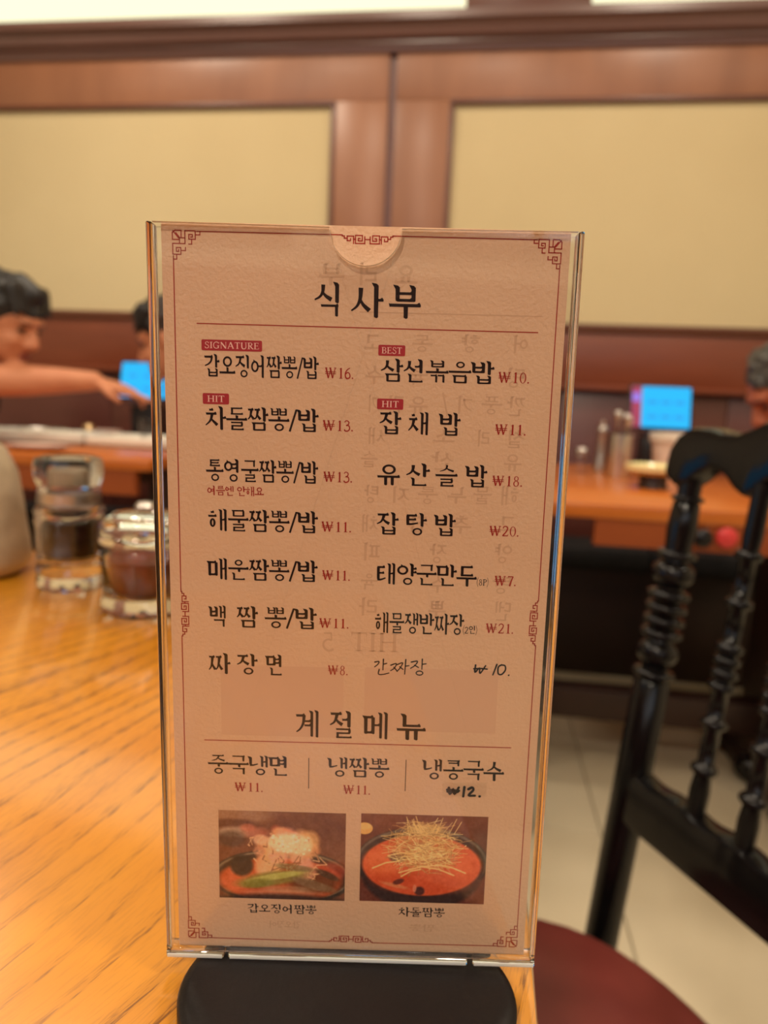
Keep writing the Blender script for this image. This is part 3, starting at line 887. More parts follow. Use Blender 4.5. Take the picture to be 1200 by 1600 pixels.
def photo_squid(w=264, h=180):
    a = canvas(w, h, (112, 58, 36))
    k = w / 200.0
    E_ = lambda cx, cy, rx, ry, col, al=1., soft=.08, rot=0.: ell(a, cx * k, cy * k, rx * k, ry * k, col, al, soft, rot)
    E_(28, 6, 55, 16, (150, 96, 66), .9, .5); E_(24, 22, 40, 9, (86, 42, 28), .8, .5)
    E_(28, 33, 34, 8, (168, 122, 92), .9, .6); E_(150, 25, 60, 25, (96, 46, 28), .7, .6)
    E_(60, 34, 20, 8, (180, 84, 56), .7, .9); E_(90, 27, 7, 6, (176, 74, 48), .7, .8); E_(46, 26, 12, 6, (190, 92, 60), .7, .6)
    E_(20, 44, 22, 12, (62, 40, 30), .6, .5)
    E_(100, 102, 112, 44, (58, 40, 30), 1, .05); E_(100, 100, 108, 40, (128, 96, 66), .9, .04); E_(100, 101, 104, 38, (60, 36, 24), 1, .05)
    E_(98, 106, 97, 35, (176, 70, 34), 1, .1); E_(30, 108, 30, 18, (204, 88, 50), .8, .6); E_(178, 90, 24, 14, (176, 66, 42), .7, .6)
    E_(36, 84, 18, 17, (48, 34, 26), .95, .3); E_(150, 108, 40, 18, (92, 50, 26), .8, .5)
    for i in range(26):
        t = rng.uniform(0, 1)
        E_(70 + 80 * t + rng.normal() * 4, 60 + rng.normal() * 16 + 12 * abs(t - .5), 13 + rng.uniform() * 6, 10 + rng.uniform() * 6, (206 + rng.uniform() * 30, 132 + rng.uniform() * 24, 84 + rng.uniform() * 20), .75, .45)
    for i in range(60):
        x, y = rng.uniform(52, 160), rng.uniform(38, 96)
        strand(a, [(x * k, y * k), ((x + rng.normal() * 7) * k, (y + 7 + rng.normal() * 4) * k), ((x + rng.normal() * 9) * k, (y + 12) * k)], 1.1 * k, (214, 146, 96) if i % 3 else (150, 84, 50), .32)
    E_(112, 48, 32, 15, (244, 190, 140), .85, .45); E_(90, 46, 12, 10, (240, 184, 134), .7, .4); E_(128, 54, 18, 12, (236, 176, 124), .7, .4)
    for i in range(50):
        x, y = rng.uniform(80, 146), rng.uniform(34, 66)
        E_(x, y, 2.4, 1.8, (250, 206, 160) if i % 2 else (222, 150, 98), .6, .5)
    E_(66, 44, 12, 8, (220, 150, 104), .8, .4); E_(64, 62, 9, 8, (202, 120, 80), .6, .4)
    E_(84, 104, 54, 11, (128, 104, 44), .9, .5, -.16); E_(92, 100, 44, 5, (184, 160, 78), .8, .5, -.18); E_(60, 112, 26, 7, (120, 104, 40), .8, .5, -.1)
    E_(150, 112, 36, 7, (124, 84, 54), .85, .4, .25); E_(172, 96, 20, 5, (80, 52, 34), .8, .4, .4); E_(120, 86, 30, 5, (98, 84, 48), .6, .5, .1)
    E_(100, 126, 60, 5, (198, 122, 84), .5, .6); E_(110, 120, 40, 5, (190, 140, 96), .4, .6)
    E_(100, 152, 140, 24, (52, 32, 24), .9, .25)
    blotch(a, 3.2)
    return np.clip(a, 12, 255)


def photo_noodle(w=264, h=180):
    a = canvas(w, h, (96, 42, 28))
    k = w / 200.0
    E_ = lambda cx, cy, rx, ry, col, al=1., soft=.08, rot=0.: ell(a, cx * k, cy * k, rx * k, ry * k, col, al, soft, rot)
    E_(100, 0, 150, 22, (120, 60, 40), .6, .6)
    E_(6, 23, 13, 9, (214, 142, 72), 1, .1); E_(6, 20, 10, 5, (226, 160, 90), .8, .4)
    E_(98, 74, 106, 55, (58, 38, 30), 1, .04); E_(98, 72, 103, 52, (104, 78, 60), .9, .03); E_(98, 74, 100, 50, (50, 30, 24), 1, .04)
    E_(98, 88, 96, 60, (46, 26, 22), .95, .08)
    E_(98, 78, 94, 47, (200, 76, 38), 1, .05); E_(100, 98, 76, 24, (186, 62, 30), .7, .5); E_(40, 74, 34, 20, (214, 92, 46), .7, .6); E_(160, 76, 30, 22, (212, 86, 44), .6, .6)
    E_(60, 66, 14, 8, (66, 40, 28), .8, .4); E_(56, 110, 22, 3, (196, 120, 74), .6, .6, .2); E_(96, 118, 8, 7, (60, 26, 22), .9, .4); E_(62, 104, 9, 4, (70, 28, 22), .8, .4, -.3); E_(88, 114, 3, 6, (206, 110, 76), .8, .4)
    E_(104, 50, 46, 32, (176, 104, 52), .6, .5)
    for i in range(330):
        an = rng.uniform(0, 2 * PI); rr = rng.uniform(0, 1) ** .6
        x = 102 + 56 * rr * math.cos(an); y = 50 + 36 * rr * math.sin(an)
        d = rng.uniform(0, PI); l = rng.uniform(8, 24)
        if i > 150: d = rng.normal() * .5
        cx, cy = math.cos(d) * l, math.sin(d) * l * .6
        b = rng.normal() * 5
        col = [(214, 158, 88), (196, 134, 72), (226, 178, 108), (166, 104, 54)][i % 4]
        strand(a, [((x - cx) * k, (y - cy) * k), ((x + b) * k, (y - b) * k), ((x + cx) * k, (y + cy) * k)], .5 * k, col, .62)
    for i in range(14):
        x = rng.uniform(70, 150); s = 1 if x > 104 else -1
        strand(a, [(x * k, 28 * k), ((x + s * rng.uniform(2, 14)) * k, rng.uniform(2, 18) * k)], .6 * k, (220, 166, 96), .7)
    for x0, y0, x1, y1 in ((20, 84, 62, 72), (62, 90, 130, 76), (120, 76, 168, 88), (66, 96, 96, 84), (44, 64, 86, 60), (100, 80, 150, 92)):
        strand(a, [(x0 * k, y0 * k), ((x0 + x1) / 2 * k, ((y0 + y1) / 2 - 3) * k), (x1 * k, y1 * k)], 1.1 * k, (222, 158, 92), .7)
    E_(104, 22, 30, 10, (206, 150, 84), .5, .6)
    blotch(a, 3.0)
    return np.clip(a, 12, 255)


def photo_object(name, arr, u0, u1, v0, v1, parent, lift, dark=1.0):
    h, w, _ = arr.shape
    # one quad per picture element, coloured per vertex
    xs = np.linspace(u0, u1, w) / 1000; zs = np.linspace(v1, v0, h) / 1000
    V = np.zeros((h, w, 3)); V[..., 0] = xs[None]; V[..., 2] = zs[:, None]
    me = bpy.data.meshes.new(name)
    idx = np.arange(h * w).reshape(h, w)
    q = np.stack([idx[1:, :-1], idx[1:, 1:], idx[:-1, 1:], idx[:-1, :-1]], -1).reshape(-1, 4)
    me.vertices.add(h * w); me.vertices.foreach_set('co', V.reshape(-1).astype(np.float32))
    me.loops.add(q.size); me.loops.foreach_set('vertex_index', q.reshape(-1).astype(np.int32))
    me.polygons.add(len(q)); me.polygons.foreach_set('loop_start', np.arange(0, q.size, 4, dtype=np.int32))
    me.update(calc_edges=True)
    c = arr / 255.0
    l = np.where(c <= .04045, c / 12.92, ((c + .055) / 1.055) ** 2.4)
    for i in range(3):
        l[..., i] *= CARD_ALB[i] / CARD_OBS[i] * dark
    l = np.clip(l, 0, .95)
    ca = me.color_attributes.new('print', 'FLOAT_COLOR', 'POINT')
    ca.data.foreach_set('color', np.concatenate([l, np.ones((h, w, 1))], -1).reshape(-1).astype(np.float32))
    m = principled('photo_print', (1, 1, 1), .5, spec=.3)
    at = N(m, 'ShaderNodeAttribute'); at.attribute_name = 'print'; L(m, at.outputs['Color'], m.node_tree.nodes['Principled BSDF'].inputs['Base Color'])
    o = new_obj(name, me, m, parent); o.location = (0, -lift / 1000, 0)
    return o


# ------------------------------------------------------------------ menu stand and card (pose measured once, in metres)
STAND = Matrix(((0.99127545, -0.13089712, -0.01545738, -0.0271824), (0.13076487, 0.99136996, -0.00928161, 0.1722331),
                (0.01653892, 0.00717935, 0.99983745, 0.7579921), (0, 0, 0, 1)))
PW, PH = 52.4, 198.3      # half width, height of the acrylic, mm


def mmbox(name, u0, u1, y0, y1, v0, v1, mat, parent, bev=0.0):
    return box(name, u0 / 1000, u1 / 1000, y0 / 1000, y1 / 1000, v0 / 1000, v1 / 1000, mat, parent, bev / 1000)


def menu():
    M_paper = mottled('menu_paper', CARD_ALB, tuple(v * .96 for v in CARD_ALB), 45, 0.42, bump=0.22, bump_scale=900, spec=0.45)
    M_ink = principled('black_ink', ink(22, 11, 9), 0.6, spec=.2)
    M_red = principled('red_ink', ink(138, 28, 20), 0.6, spec=.2)
    M_badge = principled('badge_ink', ink(146, 32, 34), 0.5, spec=.3)
    M_badge_t = principled('badge_letter', ink(216, 150, 128), 0.6, spec=.2)
    M_ghost = principled('faint_back_print', tuple(v * f for v, f in zip(CARD_ALB, (.84, .81, .80))), 0.6, spec=.3)
    M_ghost2 = principled('faint_back_picture', tuple(v * f for v, f in zip(CARD_ALB, (.93, .885, .90))), 0.6, spec=.3)
    M_marker = principled('marker_ink', ink(18, 14, 18), 0.5, spec=.3)
    M_tape = thin_clear('clear_tape', (.97, .96, .95), .25, 1.5)

    card = empty('menu_card'); card.matrix_world = STAND
    tag(card, 'peach paper menu card with red fret border and Korean dish names', 'menu')
    mmbox('paper', -49.3, 49.6, 2.2, 2.5, 1.2, 198.7, M_paper, card)
    LIFT = -2.2          # print lies on the front face

    def put(pr, name, mat, k=.04, label=None):
        o = pr.build(name, mat, card, LIFT + k)
        if label:
            o['label'] = label
        return o
    # show-through of the back page
    g = Print()
    for t, a, b, c, d in GHOST:
        g.text(t, a, b, c, d, 'note', mirror=True)
    g.text('HIT', -1.6, 11.0, 91.4, 96.6, 'price', mirror=True); g.text('5', -9.3, -5.7, 91.3, 96.4, 'price', mirror=True)
    g.poly([(-1, 178.6), (44, 178.6), (44, 178.85), (-1, 178.85)])
    put(g, 'show_through_print', M_ghost, .03, 'faint mirrored lettering of the back page')
    for a, b, c, d in ((-36.3, -3.4, 66.5, 86.6), (2.3, 38.0, 69.0, 86.9)):
        q = Print(); q.poly([(a, c), (b, c), (b, d), (a, d)]); put(q, 'show_through_picture', M_ghost2, .015, 'faint picture of the back page')
    cap = {'title': 'heading', 'dish': 'dish_name', 'hand': 'handwritten_dish', 'note': 'small_note', 'caption': 'photo_caption'}
    for kind, col, segs, v0, v1 in ITEMS:
        pr = Print()
        for s, a, b in segs:
            pr.text(s, a, b, v0, v1, kind)
        put(pr, cap[kind], M_marker if kind == 'hand' else (M_red if col == 'R' else M_ink), .05, '%s %s' % ('handwritten' if kind == 'hand' else 'red printed' if col == 'R' else 'black printed', ' '.join(s for s, _, _ in segs)))
    for t, a, b, v in PRICES:
        pr = Print(); pr.text(t, a, b, v, v + 2.62, 'price'); put(pr, 'price', M_red, .05, 'red printed price ' + t)
    for t, a, b, c, d in BADGES:
        pr = Print(); r = .35
        pts = []
        for cx, cy, a0 in ((b - r, d - r, 0), (a + r, d - r, 90), (a + r, c + r, 180), (b - r, c + r, 270)):
            for k in range(4):
                an = R(a0 + 30 * k); pts.append((cx + r * math.cos(an), cy + r * math.sin(an)))
        pr.poly(pts); o = put(pr, 'badge', M_badge, .05, 'dark red badge reading ' + t)
        pt = Print(); m = .75 if len(t) > 4 else 1.15 if t == 'HIT' else .8
        pt.text(t, a + m, b - m, c + .55, d - .55, 'price'); p2 = pt.build('badge_letters', M_badge_t, o, .03); p2.location = (0, -.00003, 0)
    for (a, va), (b, vb) in (((-40.98, 175.0), (42.95, 174.85)), ((-40.93, 64.85), (42.44, 65.05))):
        pr = Print(); pr.line([(a, va), (b, vb)], .24); put(pr, 'rule_line', M_red, .05)
    for u, a, b in ((-12.5, 60.3, 51.4), (14.1, 60.55, 51.45)):
        pr = Print(); pr.line([(u, a), (u, b)], .2); put(pr, 'divider_line', M_ink, .05)
    # border
    w = .26
    Lx, Rx, Ty, By = -46.6, 47.5, 196.7, 3.85
    for cx, cy, sx, sy in ((Lx, Ty, 1, -1), (Rx, Ty, -1, -1), (Lx, By, 1, 1), (Rx, By, -1, 1)):
        pr = Print(); fret(pr, cx, cy, sx, sy, w); put(pr, 'corner_fret', M_red, .05)
    for cx, cy, al, inw in ((.6, Ty - .1, (1, 0), (0, -1)), (0, By, (1, 0), (0, 1)), (Lx + .1, 100.4, (0, 1), (1, 0)), (Rx - .1, 100.4, (0, 1), (-1, 0))):
        pr = Print(); mid_fret(pr, cx, cy, al, inw, w); put(pr, 'side_fret', M_red, .05)
    pr = Print()
    for a, b in (((-40.6, Ty - .15), (-6.1, Ty - .1)), ((7.3, Ty - .1), (41.5, Ty - .15)), ((-40.6, By + .15), (-6.7, By)), ((6.7, By), (41.5, By + .15)),
                 ((Lx + .15, 190.6), (Lx + .1, 107.1)), ((Lx + .1, 93.7), (Lx + .15, 10)), ((Rx - .15, 190.6), (Rx - .1, 107.1)), ((Rx - .1, 93.7), (Rx - .15, 10))):
        pr.line([a, b], .24)
    put(pr, 'border_line', M_red, .05)
    # printed photographs
    o = photo_object('food_photo', photo_squid(), -37.5, -2.05, 17.0, 44.1, card, LIFT + .05); o['label'] = 'printed photo of a squid stew in a black bowl'
    o = photo_object('food_photo', photo_noodle(), 2.18, 37.42, 17.2, 44.3, card, LIFT + .05); o['label'] = 'printed photo of red noodle soup topped with pale shreds'
    # handwriting
    def run(pr, strokes, u0, v0, h, w_):
        p = Pen()
        for st in strokes:
            p.curve(st, w_, w_ * .85, n=5, cap=True)
        for q in p.polys:
            pr.poly([(u0 + a / 1000 * h, v0 + b / 1000 * h) for a, b in q])
    pr = Print()
    run(pr, [[(150, 900), (120, 250), (480, 640), (560, 160), (1000, 860)], [(20, 560), (560, 600), (1150, 560)],
             [(1950, 1000), (1650, 60)], [(2350, 980), (2080, 760), (2100, 200), (2380, 120), (2680, 500), (2640, 900), (2350, 960)], [(2990, 60), (3010, 80)]], 31.3, 85.6, 3.15, 150)
    put(pr, 'handwritten_price', M_marker, .05, 'handwritten price ₩10.')
    pr = Print(); pr.poly([(24.4, 50.1), (36.5, 50.4), (36.4, 54.6), (24.3, 54.3)]); put(pr, 'tape_patch', M_tape, .12, 'small piece of clear tape')
    pr = Print()
    run(pr, [[(150, 800), (250, 250), (520, 700), (620, 250), (960, 850)], [(20, 620), (1000, 560)], [(60, 460), (900, 450)], [(1420, 900), (1360, 60)],
             [(1750, 720), (2050, 880), (2150, 640), (1800, 180), (2320, 160)], [(2700, 110), (2730, 120)]], 25.6, 50.1, 3.35, 230)
    put(pr, 'handwritten_price', M_marker, .15, 'handwritten price ₩12. in thick black marker')

    # ------------------------------------------------------------------ acrylic stand
    M_sheet = thin_clear('acrylic_sheet', (.985, .985, .985), .03, 1.49)
    M_acr = principled('acrylic_solid', (.97, .97, 1.0), .03, trans=1.0, ior=1.49)
    M_edge = principled('acrylic_cut_edge', (.93, .91, .86), .35, trans=.35, ior=1.49)
    M_base = mottled('black_plastic', (.011, .009, .009), (.015, .012, .012), 30, .38, bump=.15, bump_scale=400, spec=.28)
    st = empty('sign_holder'); st.matrix_world = STAND
    tag(st, 'clear acrylic table-top sign holder with a thumb notch and black oval base', 'sign holder')
    # front sheet with semicircular thumb notch
    cx, rr = .2, 8.7
    outline = [(-51.0, .6), (51.0, .6), (51.0, PH)]
    outline += [(cx + rr * math.cos(a), PH - .3 + rr * math.sin(a)) for a in np.linspace(0, -PI, 33)]
    outline += [(-51.0, PH)]
    bm = bmesh.new()
    f = [bm.verts.new((u / 1000, .0004, v / 1000)) for u, v in outline]
    b = [bm.verts.new((u / 1000, .0019, v / 1000)) for u, v in outline]
    bm.faces.new(f); bm.faces.new(b[::-1])
    n = len(outline)
    rim = []
    for i in range(n):
        fc = bm.faces.new((f[i], b[i], b[(i + 1) % n], f[(i + 1) % n]))
        if i in (0, 1, n - 1):
            continue
        rim.append(fc)
    bmesh.ops.triangulate(bm, faces=[x for x in bm.faces if len(x.verts) > 4])
    for x in rim:
        x.material_index = 1
    from_bm('front_sheet', bm, [M_sheet, M_edge], st)
    mmbox('back_sheet', -51.0, 51.0, 2.9, 4.4, .6, PH - .6, M_sheet, st)
    for s in (-1, 1):
        a, b_ = sorted((s * 51.1, s * PW))
        mmbox('side_wall', a, b_, .0, 4.8, 0.6, PH, M_acr, st, .45)
    # bottom sheet with two short slots cut in it
    for a, b_ in ((-PW, -36.0), (-34.7, 33.3), (34.7, PW)):
        mmbox('bottom_bar', a, b_, -.1, 4.8, -.45, 1.5, M_acr, st, .3)
        mmbox('frosted_edge', a + .4, b_ - .4, -.45, -.12, -.35, .75, M_edge, st, .1)
    # clear inner lip above the bottom
    mmbox('inner_lip', -37.5, 36.5, .1, .39, 1.55, 3.0, M_acr, st)
    # base: thick oval plate with softly rounded rim, lying flat on the table
    bw = st.matrix_world.inverted()
    prof = [(.0001, -.0), (.985, 0), (1.0, .0008), (1.0, .0048), (.985, .0058), (.94, .0064), (.0001, .0068)]
    bm = bmesh.new()
    vs = add_lathe(bm, [(r, z) for r, z in prof], 72)
    c0 = Vector((-.0262, .1645, .7502))
    MM = Matrix.Translation(c0) @ Matrix.Rotation(R(7.5), 4, 'Z')
    for v in vs:
        v.co = Vector((v.co.x * .0460, v.co.y * .033, v.co.z))
    bmesh.ops.transform(bm, matrix=bw @ MM, verts=vs)
    from_bm('base', bm, M_base, st, smooth=True, angle=R(50))


menu()


# ------------------------------------------------------------------ bottles on the near table
def bottles():
    z = .7504
    a = empty('sauce_bottle', (-.337, .532, z)); tag(a, 'tall clear glass bottle of dark soy sauce with a wide clear stopper', 'bottle')
    lathe('glass_body', [(.0001, 0), (.0255, 0), (.0275, .002), (.0278, .008), (.0265, .011), (.0278, .014), (.0275, .018), (.0268, .021), (.0270, .052), (.0280, .055), (.0282, .058), (.0268, .060), (.0280, .063), (.0278, .066), (.0255, .068),
          (.0235, .068), (.0238, .060), (.0240, .028), (.020, .024), (.0001, .023)], M_glass, a, 40)
    lathe('sauce', [(.0001, .0245), (.0195, .0255), (.0229, .030), (.0230, .056), (.0001, .0565)], M_soy, a, 32)
    lathe('stopper', [(.0001, .0860), (.0190, .0860), (.0195, .0705), (.0205, .0690), (.0235, .0690), (.0255, .0705), (.0250, .078), (.0238, .084), (.0262, .090), (.0272, .096), (.0272, .103), (.0255, .108), (.0200, .110), (.0001, .1105)], M_glass, a, 40)
    lathe('inner_cap', [(.0001, .0865), (.0100, .0865), (.0110, .088), (.0110, .0975), (.0095, .0990), (.0001, .0995)], M_frosted, a, 28)
    lathe('steel_ring', [(.0205, .071), (.0225, .071), (.0225, .080), (.0205, .080), (.0205, .071)], M_steel, a, 32)
    b = empty('chili_jar', (-.2485, .490, z)); tag(b, 'squat clear glass jar of dark red chilli paste beside the menu stand', 'jar')
    lathe('glass_body', [(.0001, 0), (.031, 0), (.0338, .003), (.0340, .008), (.0318, .0115), (.0318, .016), (.0322, .022), (.0325, .044), (.0315, .048), (.0300, .050), (.0290, .050), (.0292, .044), (.0290, .018), (.025, .0115), (.0001, .011)], M_glass, b, 40)
    lathe('paste', [(.0001, .0125), (.0245, .013), (.0281, .018), (.0283, .040), (.0001, .042)], M_chili, b, 32)
    lathe('lid', [(.0001, .0515), (.0325, .0515), (.0345, .054), (.0345, .059), (.0325, .061), (.0310, .068), (.0240, .0735), (.008, .0755), (.0001, .0755)], M_glass, b, 40)
    lathe('lid_knob', [(.0001, .0760), (.005, .0762), (.008, .079), (.006, .082), (.0001, .083)], M_steel, b, 20)
    c = empty('water_bottle', (-.4490, .545, z)); tag(c, 'pale frosted plastic bottle cut off by the left edge of the photo', 'bottle')
    lathe('body', [(.0001, 0), (.046, 0), (.052, .004), (.0555, .014), (.054, .030), (.0515, .050), (.0500, .065), (.0465, .090), (.038, .110), (.024, .124), (.018, .128), (.0001, .128)], M_frosted, c, 48)
    lathe('cap', [(.0001, .1285), (.0195, .1285), (.0200, .132), (.0195, .150), (.0001, .152)], M_white, c, 32)


bottles()


# ------------------------------------------------------------------ dark chairs
def chair(loc, facing):
    """facing: angle of the sitting direction in the xy plane; local -x is the front, +x the back"""
    t = empty('dining_chair', loc, facing)
    sz = .45
    # seat: rounded pad
    bm = bmesh.new(); prof = [(.0001, .0), (.92, .0), (.98, .006), (1.0, .016), (.985, .026), (.93, .034), (.6, .0395), (.0001, .041)]
    vs = add_lathe(bm, prof, 56)
    for v in vs:
        x, y = v.co.x, v.co.y; r = math.hypot(x, y)
        if r > 1e-4:
            an = math.atan2(y, x); n = 2.6
            q = (abs(math.cos(an)) ** n + abs(math.sin(an)) ** n) ** (-1 / n)
            v.co.x *= q * .192; v.co.y *= q * .198
    bmesh.ops.translate(bm, verts=vs, vec=(-.005, 0, sz - .03))
    from_bm('seat', bm, M_seat, t, smooth=True, angle=R(50))
    box('seat_frame', -.165, .17, -.165, .165, sz - .075, sz - .031, M_black_wood, t, .006)
    hw_, lean, bx = .176, .11, .212
    B = lambda y, z: Vector((bx + lean * (z - sz), y, z))
    # rear posts run from floor to crest, turned above the rail
    for s in (-1, 1):
        bm = bmesh.new()
        bot = B(s * hw_, 0); mid = B(s * hw_, sz)
        add_lathe(bm, [(.0001, 0), (.013, 0), (.0155, .2), (.0165, (mid - bot).length), (.0001, (mid - bot).length)], 20, between(bot, mid))
        top = B(s * hw_, .866); ln = (top - mid).length
        def bead(z, r, h, r0):
            return [(r0, z - h)] + [(r0 + (r - r0) * math.cos(t), z + h * math.sin(t) * .9) for t in np.linspace(-1.2, 1.2, 7)] + [(r0, z + h)]
        pr = [(.0001, 0), (.0165, 0), (.0170, .10), (.0165, .214)]
        for z, r, h in ((.223, .0200, .0045), (.243, .0190, .0110), (.262, .0195, .0050), (.2745, .0195, .0050), (.287, .0195, .0050), (.2995, .0200, .0050), (.320, .0195, .0110), (.338, .0190, .0045)):
            pr += bead(z, r, h, .0120)
        pr += [(.0120, .348), (.0135, .362), (.0120, .386)] + bead(.391, .0150, .003, .0105) + [(.0105, ln), (.0001, ln)]
        add_lathe(bm, pr, 24, between(mid, top))
        from_bm('rear_post', bm, M_black_wood, t, smooth=True, angle=R(60))
        bm = bmesh.new(); add_lathe(bm, [(.0001, 0), (.013, 0), (.019, .25), (.021, sz - .06), (.0001, sz - .06)], 20, between((-.135 - .02, s * .15, 0), (-.135, s * .14, sz - .06)))
        from_bm('leg', bm, M_black_wood, t, smooth=True, angle=R(60))
        bm = bmesh.new(); add_lathe(bm, [(.0001, 0), (.010, .02), (.013, .17), (.010, .33), (.0001, .36)], 16, between((-.150, s * .15, .2), (bx + .02, s * hw_, .2)))
        from_bm('stretcher', bm, M_black_wood, t, smooth=True, angle=R(60))
    # thin turned spindles
    for y in (-.100, -.050, 0.0, .050, .100):
        bm = bmesh.new(); a = B(y, .565); b = B(y, .862); ln = (b - a).length
        pr = [(.0001, 0), (.0080, 0), (.0085, .03)]
        for z in (.049, .091, .124, .1355, .147, .158, .197, .238):
            r0 = .0070
            pr += [(r0, z - .005)] + [(r0 + .0045 * math.cos(t), z + .0042 * math.sin(t)) for t in np.linspace(-1.2, 1.2, 6)] + [(r0, z + .005)]
        pr += [(.0080, .255), (.0075, ln), (.0001, ln)]
        add_lathe(bm, pr, 18, between(a, b)); from_bm('spindle', bm, M_black_wood, t, smooth=True, angle=R(60))
    # lower rail with a carved scalloped top edge
    def plate(name, up, lo, th, crown=.0):
        bm = bmesh.new(); n = len(up)
        F = []; K = []
        for (y, z) in up + lo[::-1]:
            p = B(y, z)
            bow = 1 - (y / .2) ** 2
            F.append(bm.verts.new(p + Vector((-th / 2 + crown * bow, 0, 0)))); K.append(bm.verts.new(p + Vector((th / 2 + crown * bow, 0, 0))))
        m = len(F)
        for i in range(n - 1):
            j = m - 1 - i
            bm.faces.new((F[i], F[i + 1], F[j - 1], F[j])); bm.faces.new((K[j], K[j - 1], K[i + 1], K[i]))
        for i in range(m):
            k = (i + 1) % m
            bm.faces.new((F[k], F[i], K[i], K[k]))
        bmesh.ops.recalc_face_normals(bm, faces=bm.faces)
        es = [e for e in bm.edges if len(e.link_faces) == 2 and e.calc_face_angle(0) > R(50)]
        bmesh.ops.bevel(bm, geom=es, offset=th * .22, segments=2, affect='EDGES', profile=.5)
        return from_bm(name, bm, M_black_wood, t, smooth=True, angle=R(35))
    A = lambda y: .176 - abs(y)
    ys = np.linspace(-.172, .172, 87)
    up = [(y, .570 + .0065 * abs(math.sin(A(y) * 52)) + .004 * math.cos(A(y) * 104)) for y in ys]
    lo = [(y, .524) for y in ys]
    plate('lower_rail', up, lo, .026)
    ta = [-.0215, -.0205, -.014, 0, .013, .028, .045, .057, .067, .09, .12, .15, .176]; tz = [.872, .884, .897, .905, .905, .902, .902, .907, .913, .918, .908, .914, .925]
    ba = [-.0215, -.019, -.007, .005, .013, .025, .039, .05, .062, .07, .079, .09, .1, .112, .122, .132, .145, .16, .176]
    bz = [.862, .857, .848, .852, .862, .868, .865, .854, .847, .851, .862, .868, .866, .855, .848, .855, .866, .868, .862]
    ys = np.concatenate([-(.176 - np.array([-.0215, -.0205, -.019, -.017])), np.linspace(-.190, .190, 91), (.176 - np.array([-.017, -.019, -.0205, -.0215]))])
    plate('crest_rail', [(y, float(np.interp(A(y), ta, tz))) for y in ys], [(y, float(np.interp(A(y), ba, bz))) for y in ys], .034, .016)
    return t


CH_ANG = math.atan2(.49, .87)
c0 = Vector((.157, .648, 0)); wv_ = Vector((math.cos(CH_ANG), math.sin(CH_ANG), 0)); sv_ = Vector((-math.sin(CH_ANG), math.cos(CH_ANG), 0))
org = c0 - wv_ * .212 - sv_ * .176
ch0 = chair((org.x, org.y, 0), CH_ANG)
tag(ch0, 'black carved chair with turned spindle back and round red vinyl seat at the lower right', 'chair')


# ------------------------------------------------------------------ far tables and what stands on them
def far_table(x0, x1, y0, y1, label, drawer=False):
    t = empty('dining_table', ((x0 + x1) / 2, (y0 + y1) / 2, 0)); tag(t, label, 'table')
    w, d = (x1 - x0) / 2, (y1 - y0) / 2
    box('tabletop', -w, w, -d, d, .722, .75, M_far_table, t, .003)
    ax0 = -w + (.20 if drawer else .05)
    box('apron', ax0, w - .04, -d + .005, -d + .028, .672 if drawer else .66, .722, M_apron, t)
    box('apron', -w + .05, w - .05, d - .05, d - .03, .66, .722, M_apron, t)
    for s in (-1, 1):
        xx = s * (w - .09)
        box('pedestal', xx - .045, xx + .045, -.10, .10, .05, .70, M_dark_wood, t, .004)
        box('foot_bar', xx - .05, xx + .05, -d + .12, d - .12, 0, .055, M_dark_wood, t, .006)
        box('bearer', xx - .03, xx + .03, -d + .08, d - .08, .68, .722, M_dark_wood, t, .004)
    box('stretcher', -w + .135, w - .135, -.03, .03, .14, .22, M_dark_wood, t, .004)
    if drawer:
        k = lathe('knob', [(.0001, .0), (.012, .0), (.011, .010), (.017, .018), (.017, .026), (.010, .032), (.0001, .033)], M_black_wood, t, 24,
                  M=Matrix.Translation((.402 - (x0 + x1) / 2, -d + .005, .701)) @ Matrix.Rotation(R(90), 4, 'X'))
        lathe('call_button', [(.0001, .0), (.017, .0), (.018, .002), (.018, .010), (.014, .013), (.0001, .014)], principled('red_plastic', rgb(206, 58, 58), .35), t, 24,
              M=Matrix.Translation((.448 - (x0 + x1) / 2, -d + .005, .702)) @ Matrix.Rotation(R(90), 4, 'X'))
    return t


far_table(.02, .86, 1.29, 2.2, 'orange wooden table across the aisle with a black knob and red button on its apron', True)
far_table(-1.62, -.80, 1.60, 2.32, 'wooden table across the aisle at the left, set with white platters')


def tablet(x, y, z, w, h, rz, label, side=False, tilt=12):
    t = empty('tablet', (x, y, z), rz); tag(t, label, 'tablet', None)
    M = Matrix.Translation((0, 0, .022)) @ Matrix.Rotation(-R(tilt), 4, 'X')
    box('case', -w / 2 - .006, w / 2 + .006, 0, .010, -.006, h + .006, M_case, t, .003, M)
    sd = .028 if side else 0.0
    s = box('screen', -w / 2 + sd, w / 2, -.0012, -.0004, 0, h, M_screen, t, 0, M)
    if side:
        box('side_bar', -w / 2, -w / 2 + sd, -.0012, -.0004, 0, h, M_screen_pink, t, 0, M)
        box('side_button', -w / 2 + .002, -w / 2 + sd - .004, -.0020, -.0014, h * .62, h * .84, M_screen_violet, t, 0, M)
    for r in range(2):
        for c in range(3):
            cx = -w / 2 + sd + (w - sd) * (.22 + .28 * c); cz = h * (.62 - .36 * r)
            box('menu_tile', cx - .014, cx + .014, -.0020, -.0014, cz - .004, cz + .004, M_screen_mark, t, 0, M)
    box('stand_foot', -.05, .05, -.03, .075, 0, .008, M_case, t, .003)
    box('stand_arm', -.02, .02, .012, .07, .006, .012 + h * .5, M_case, t, .003, Matrix.Rotation(-R(4), 4, 'X'))
    return t


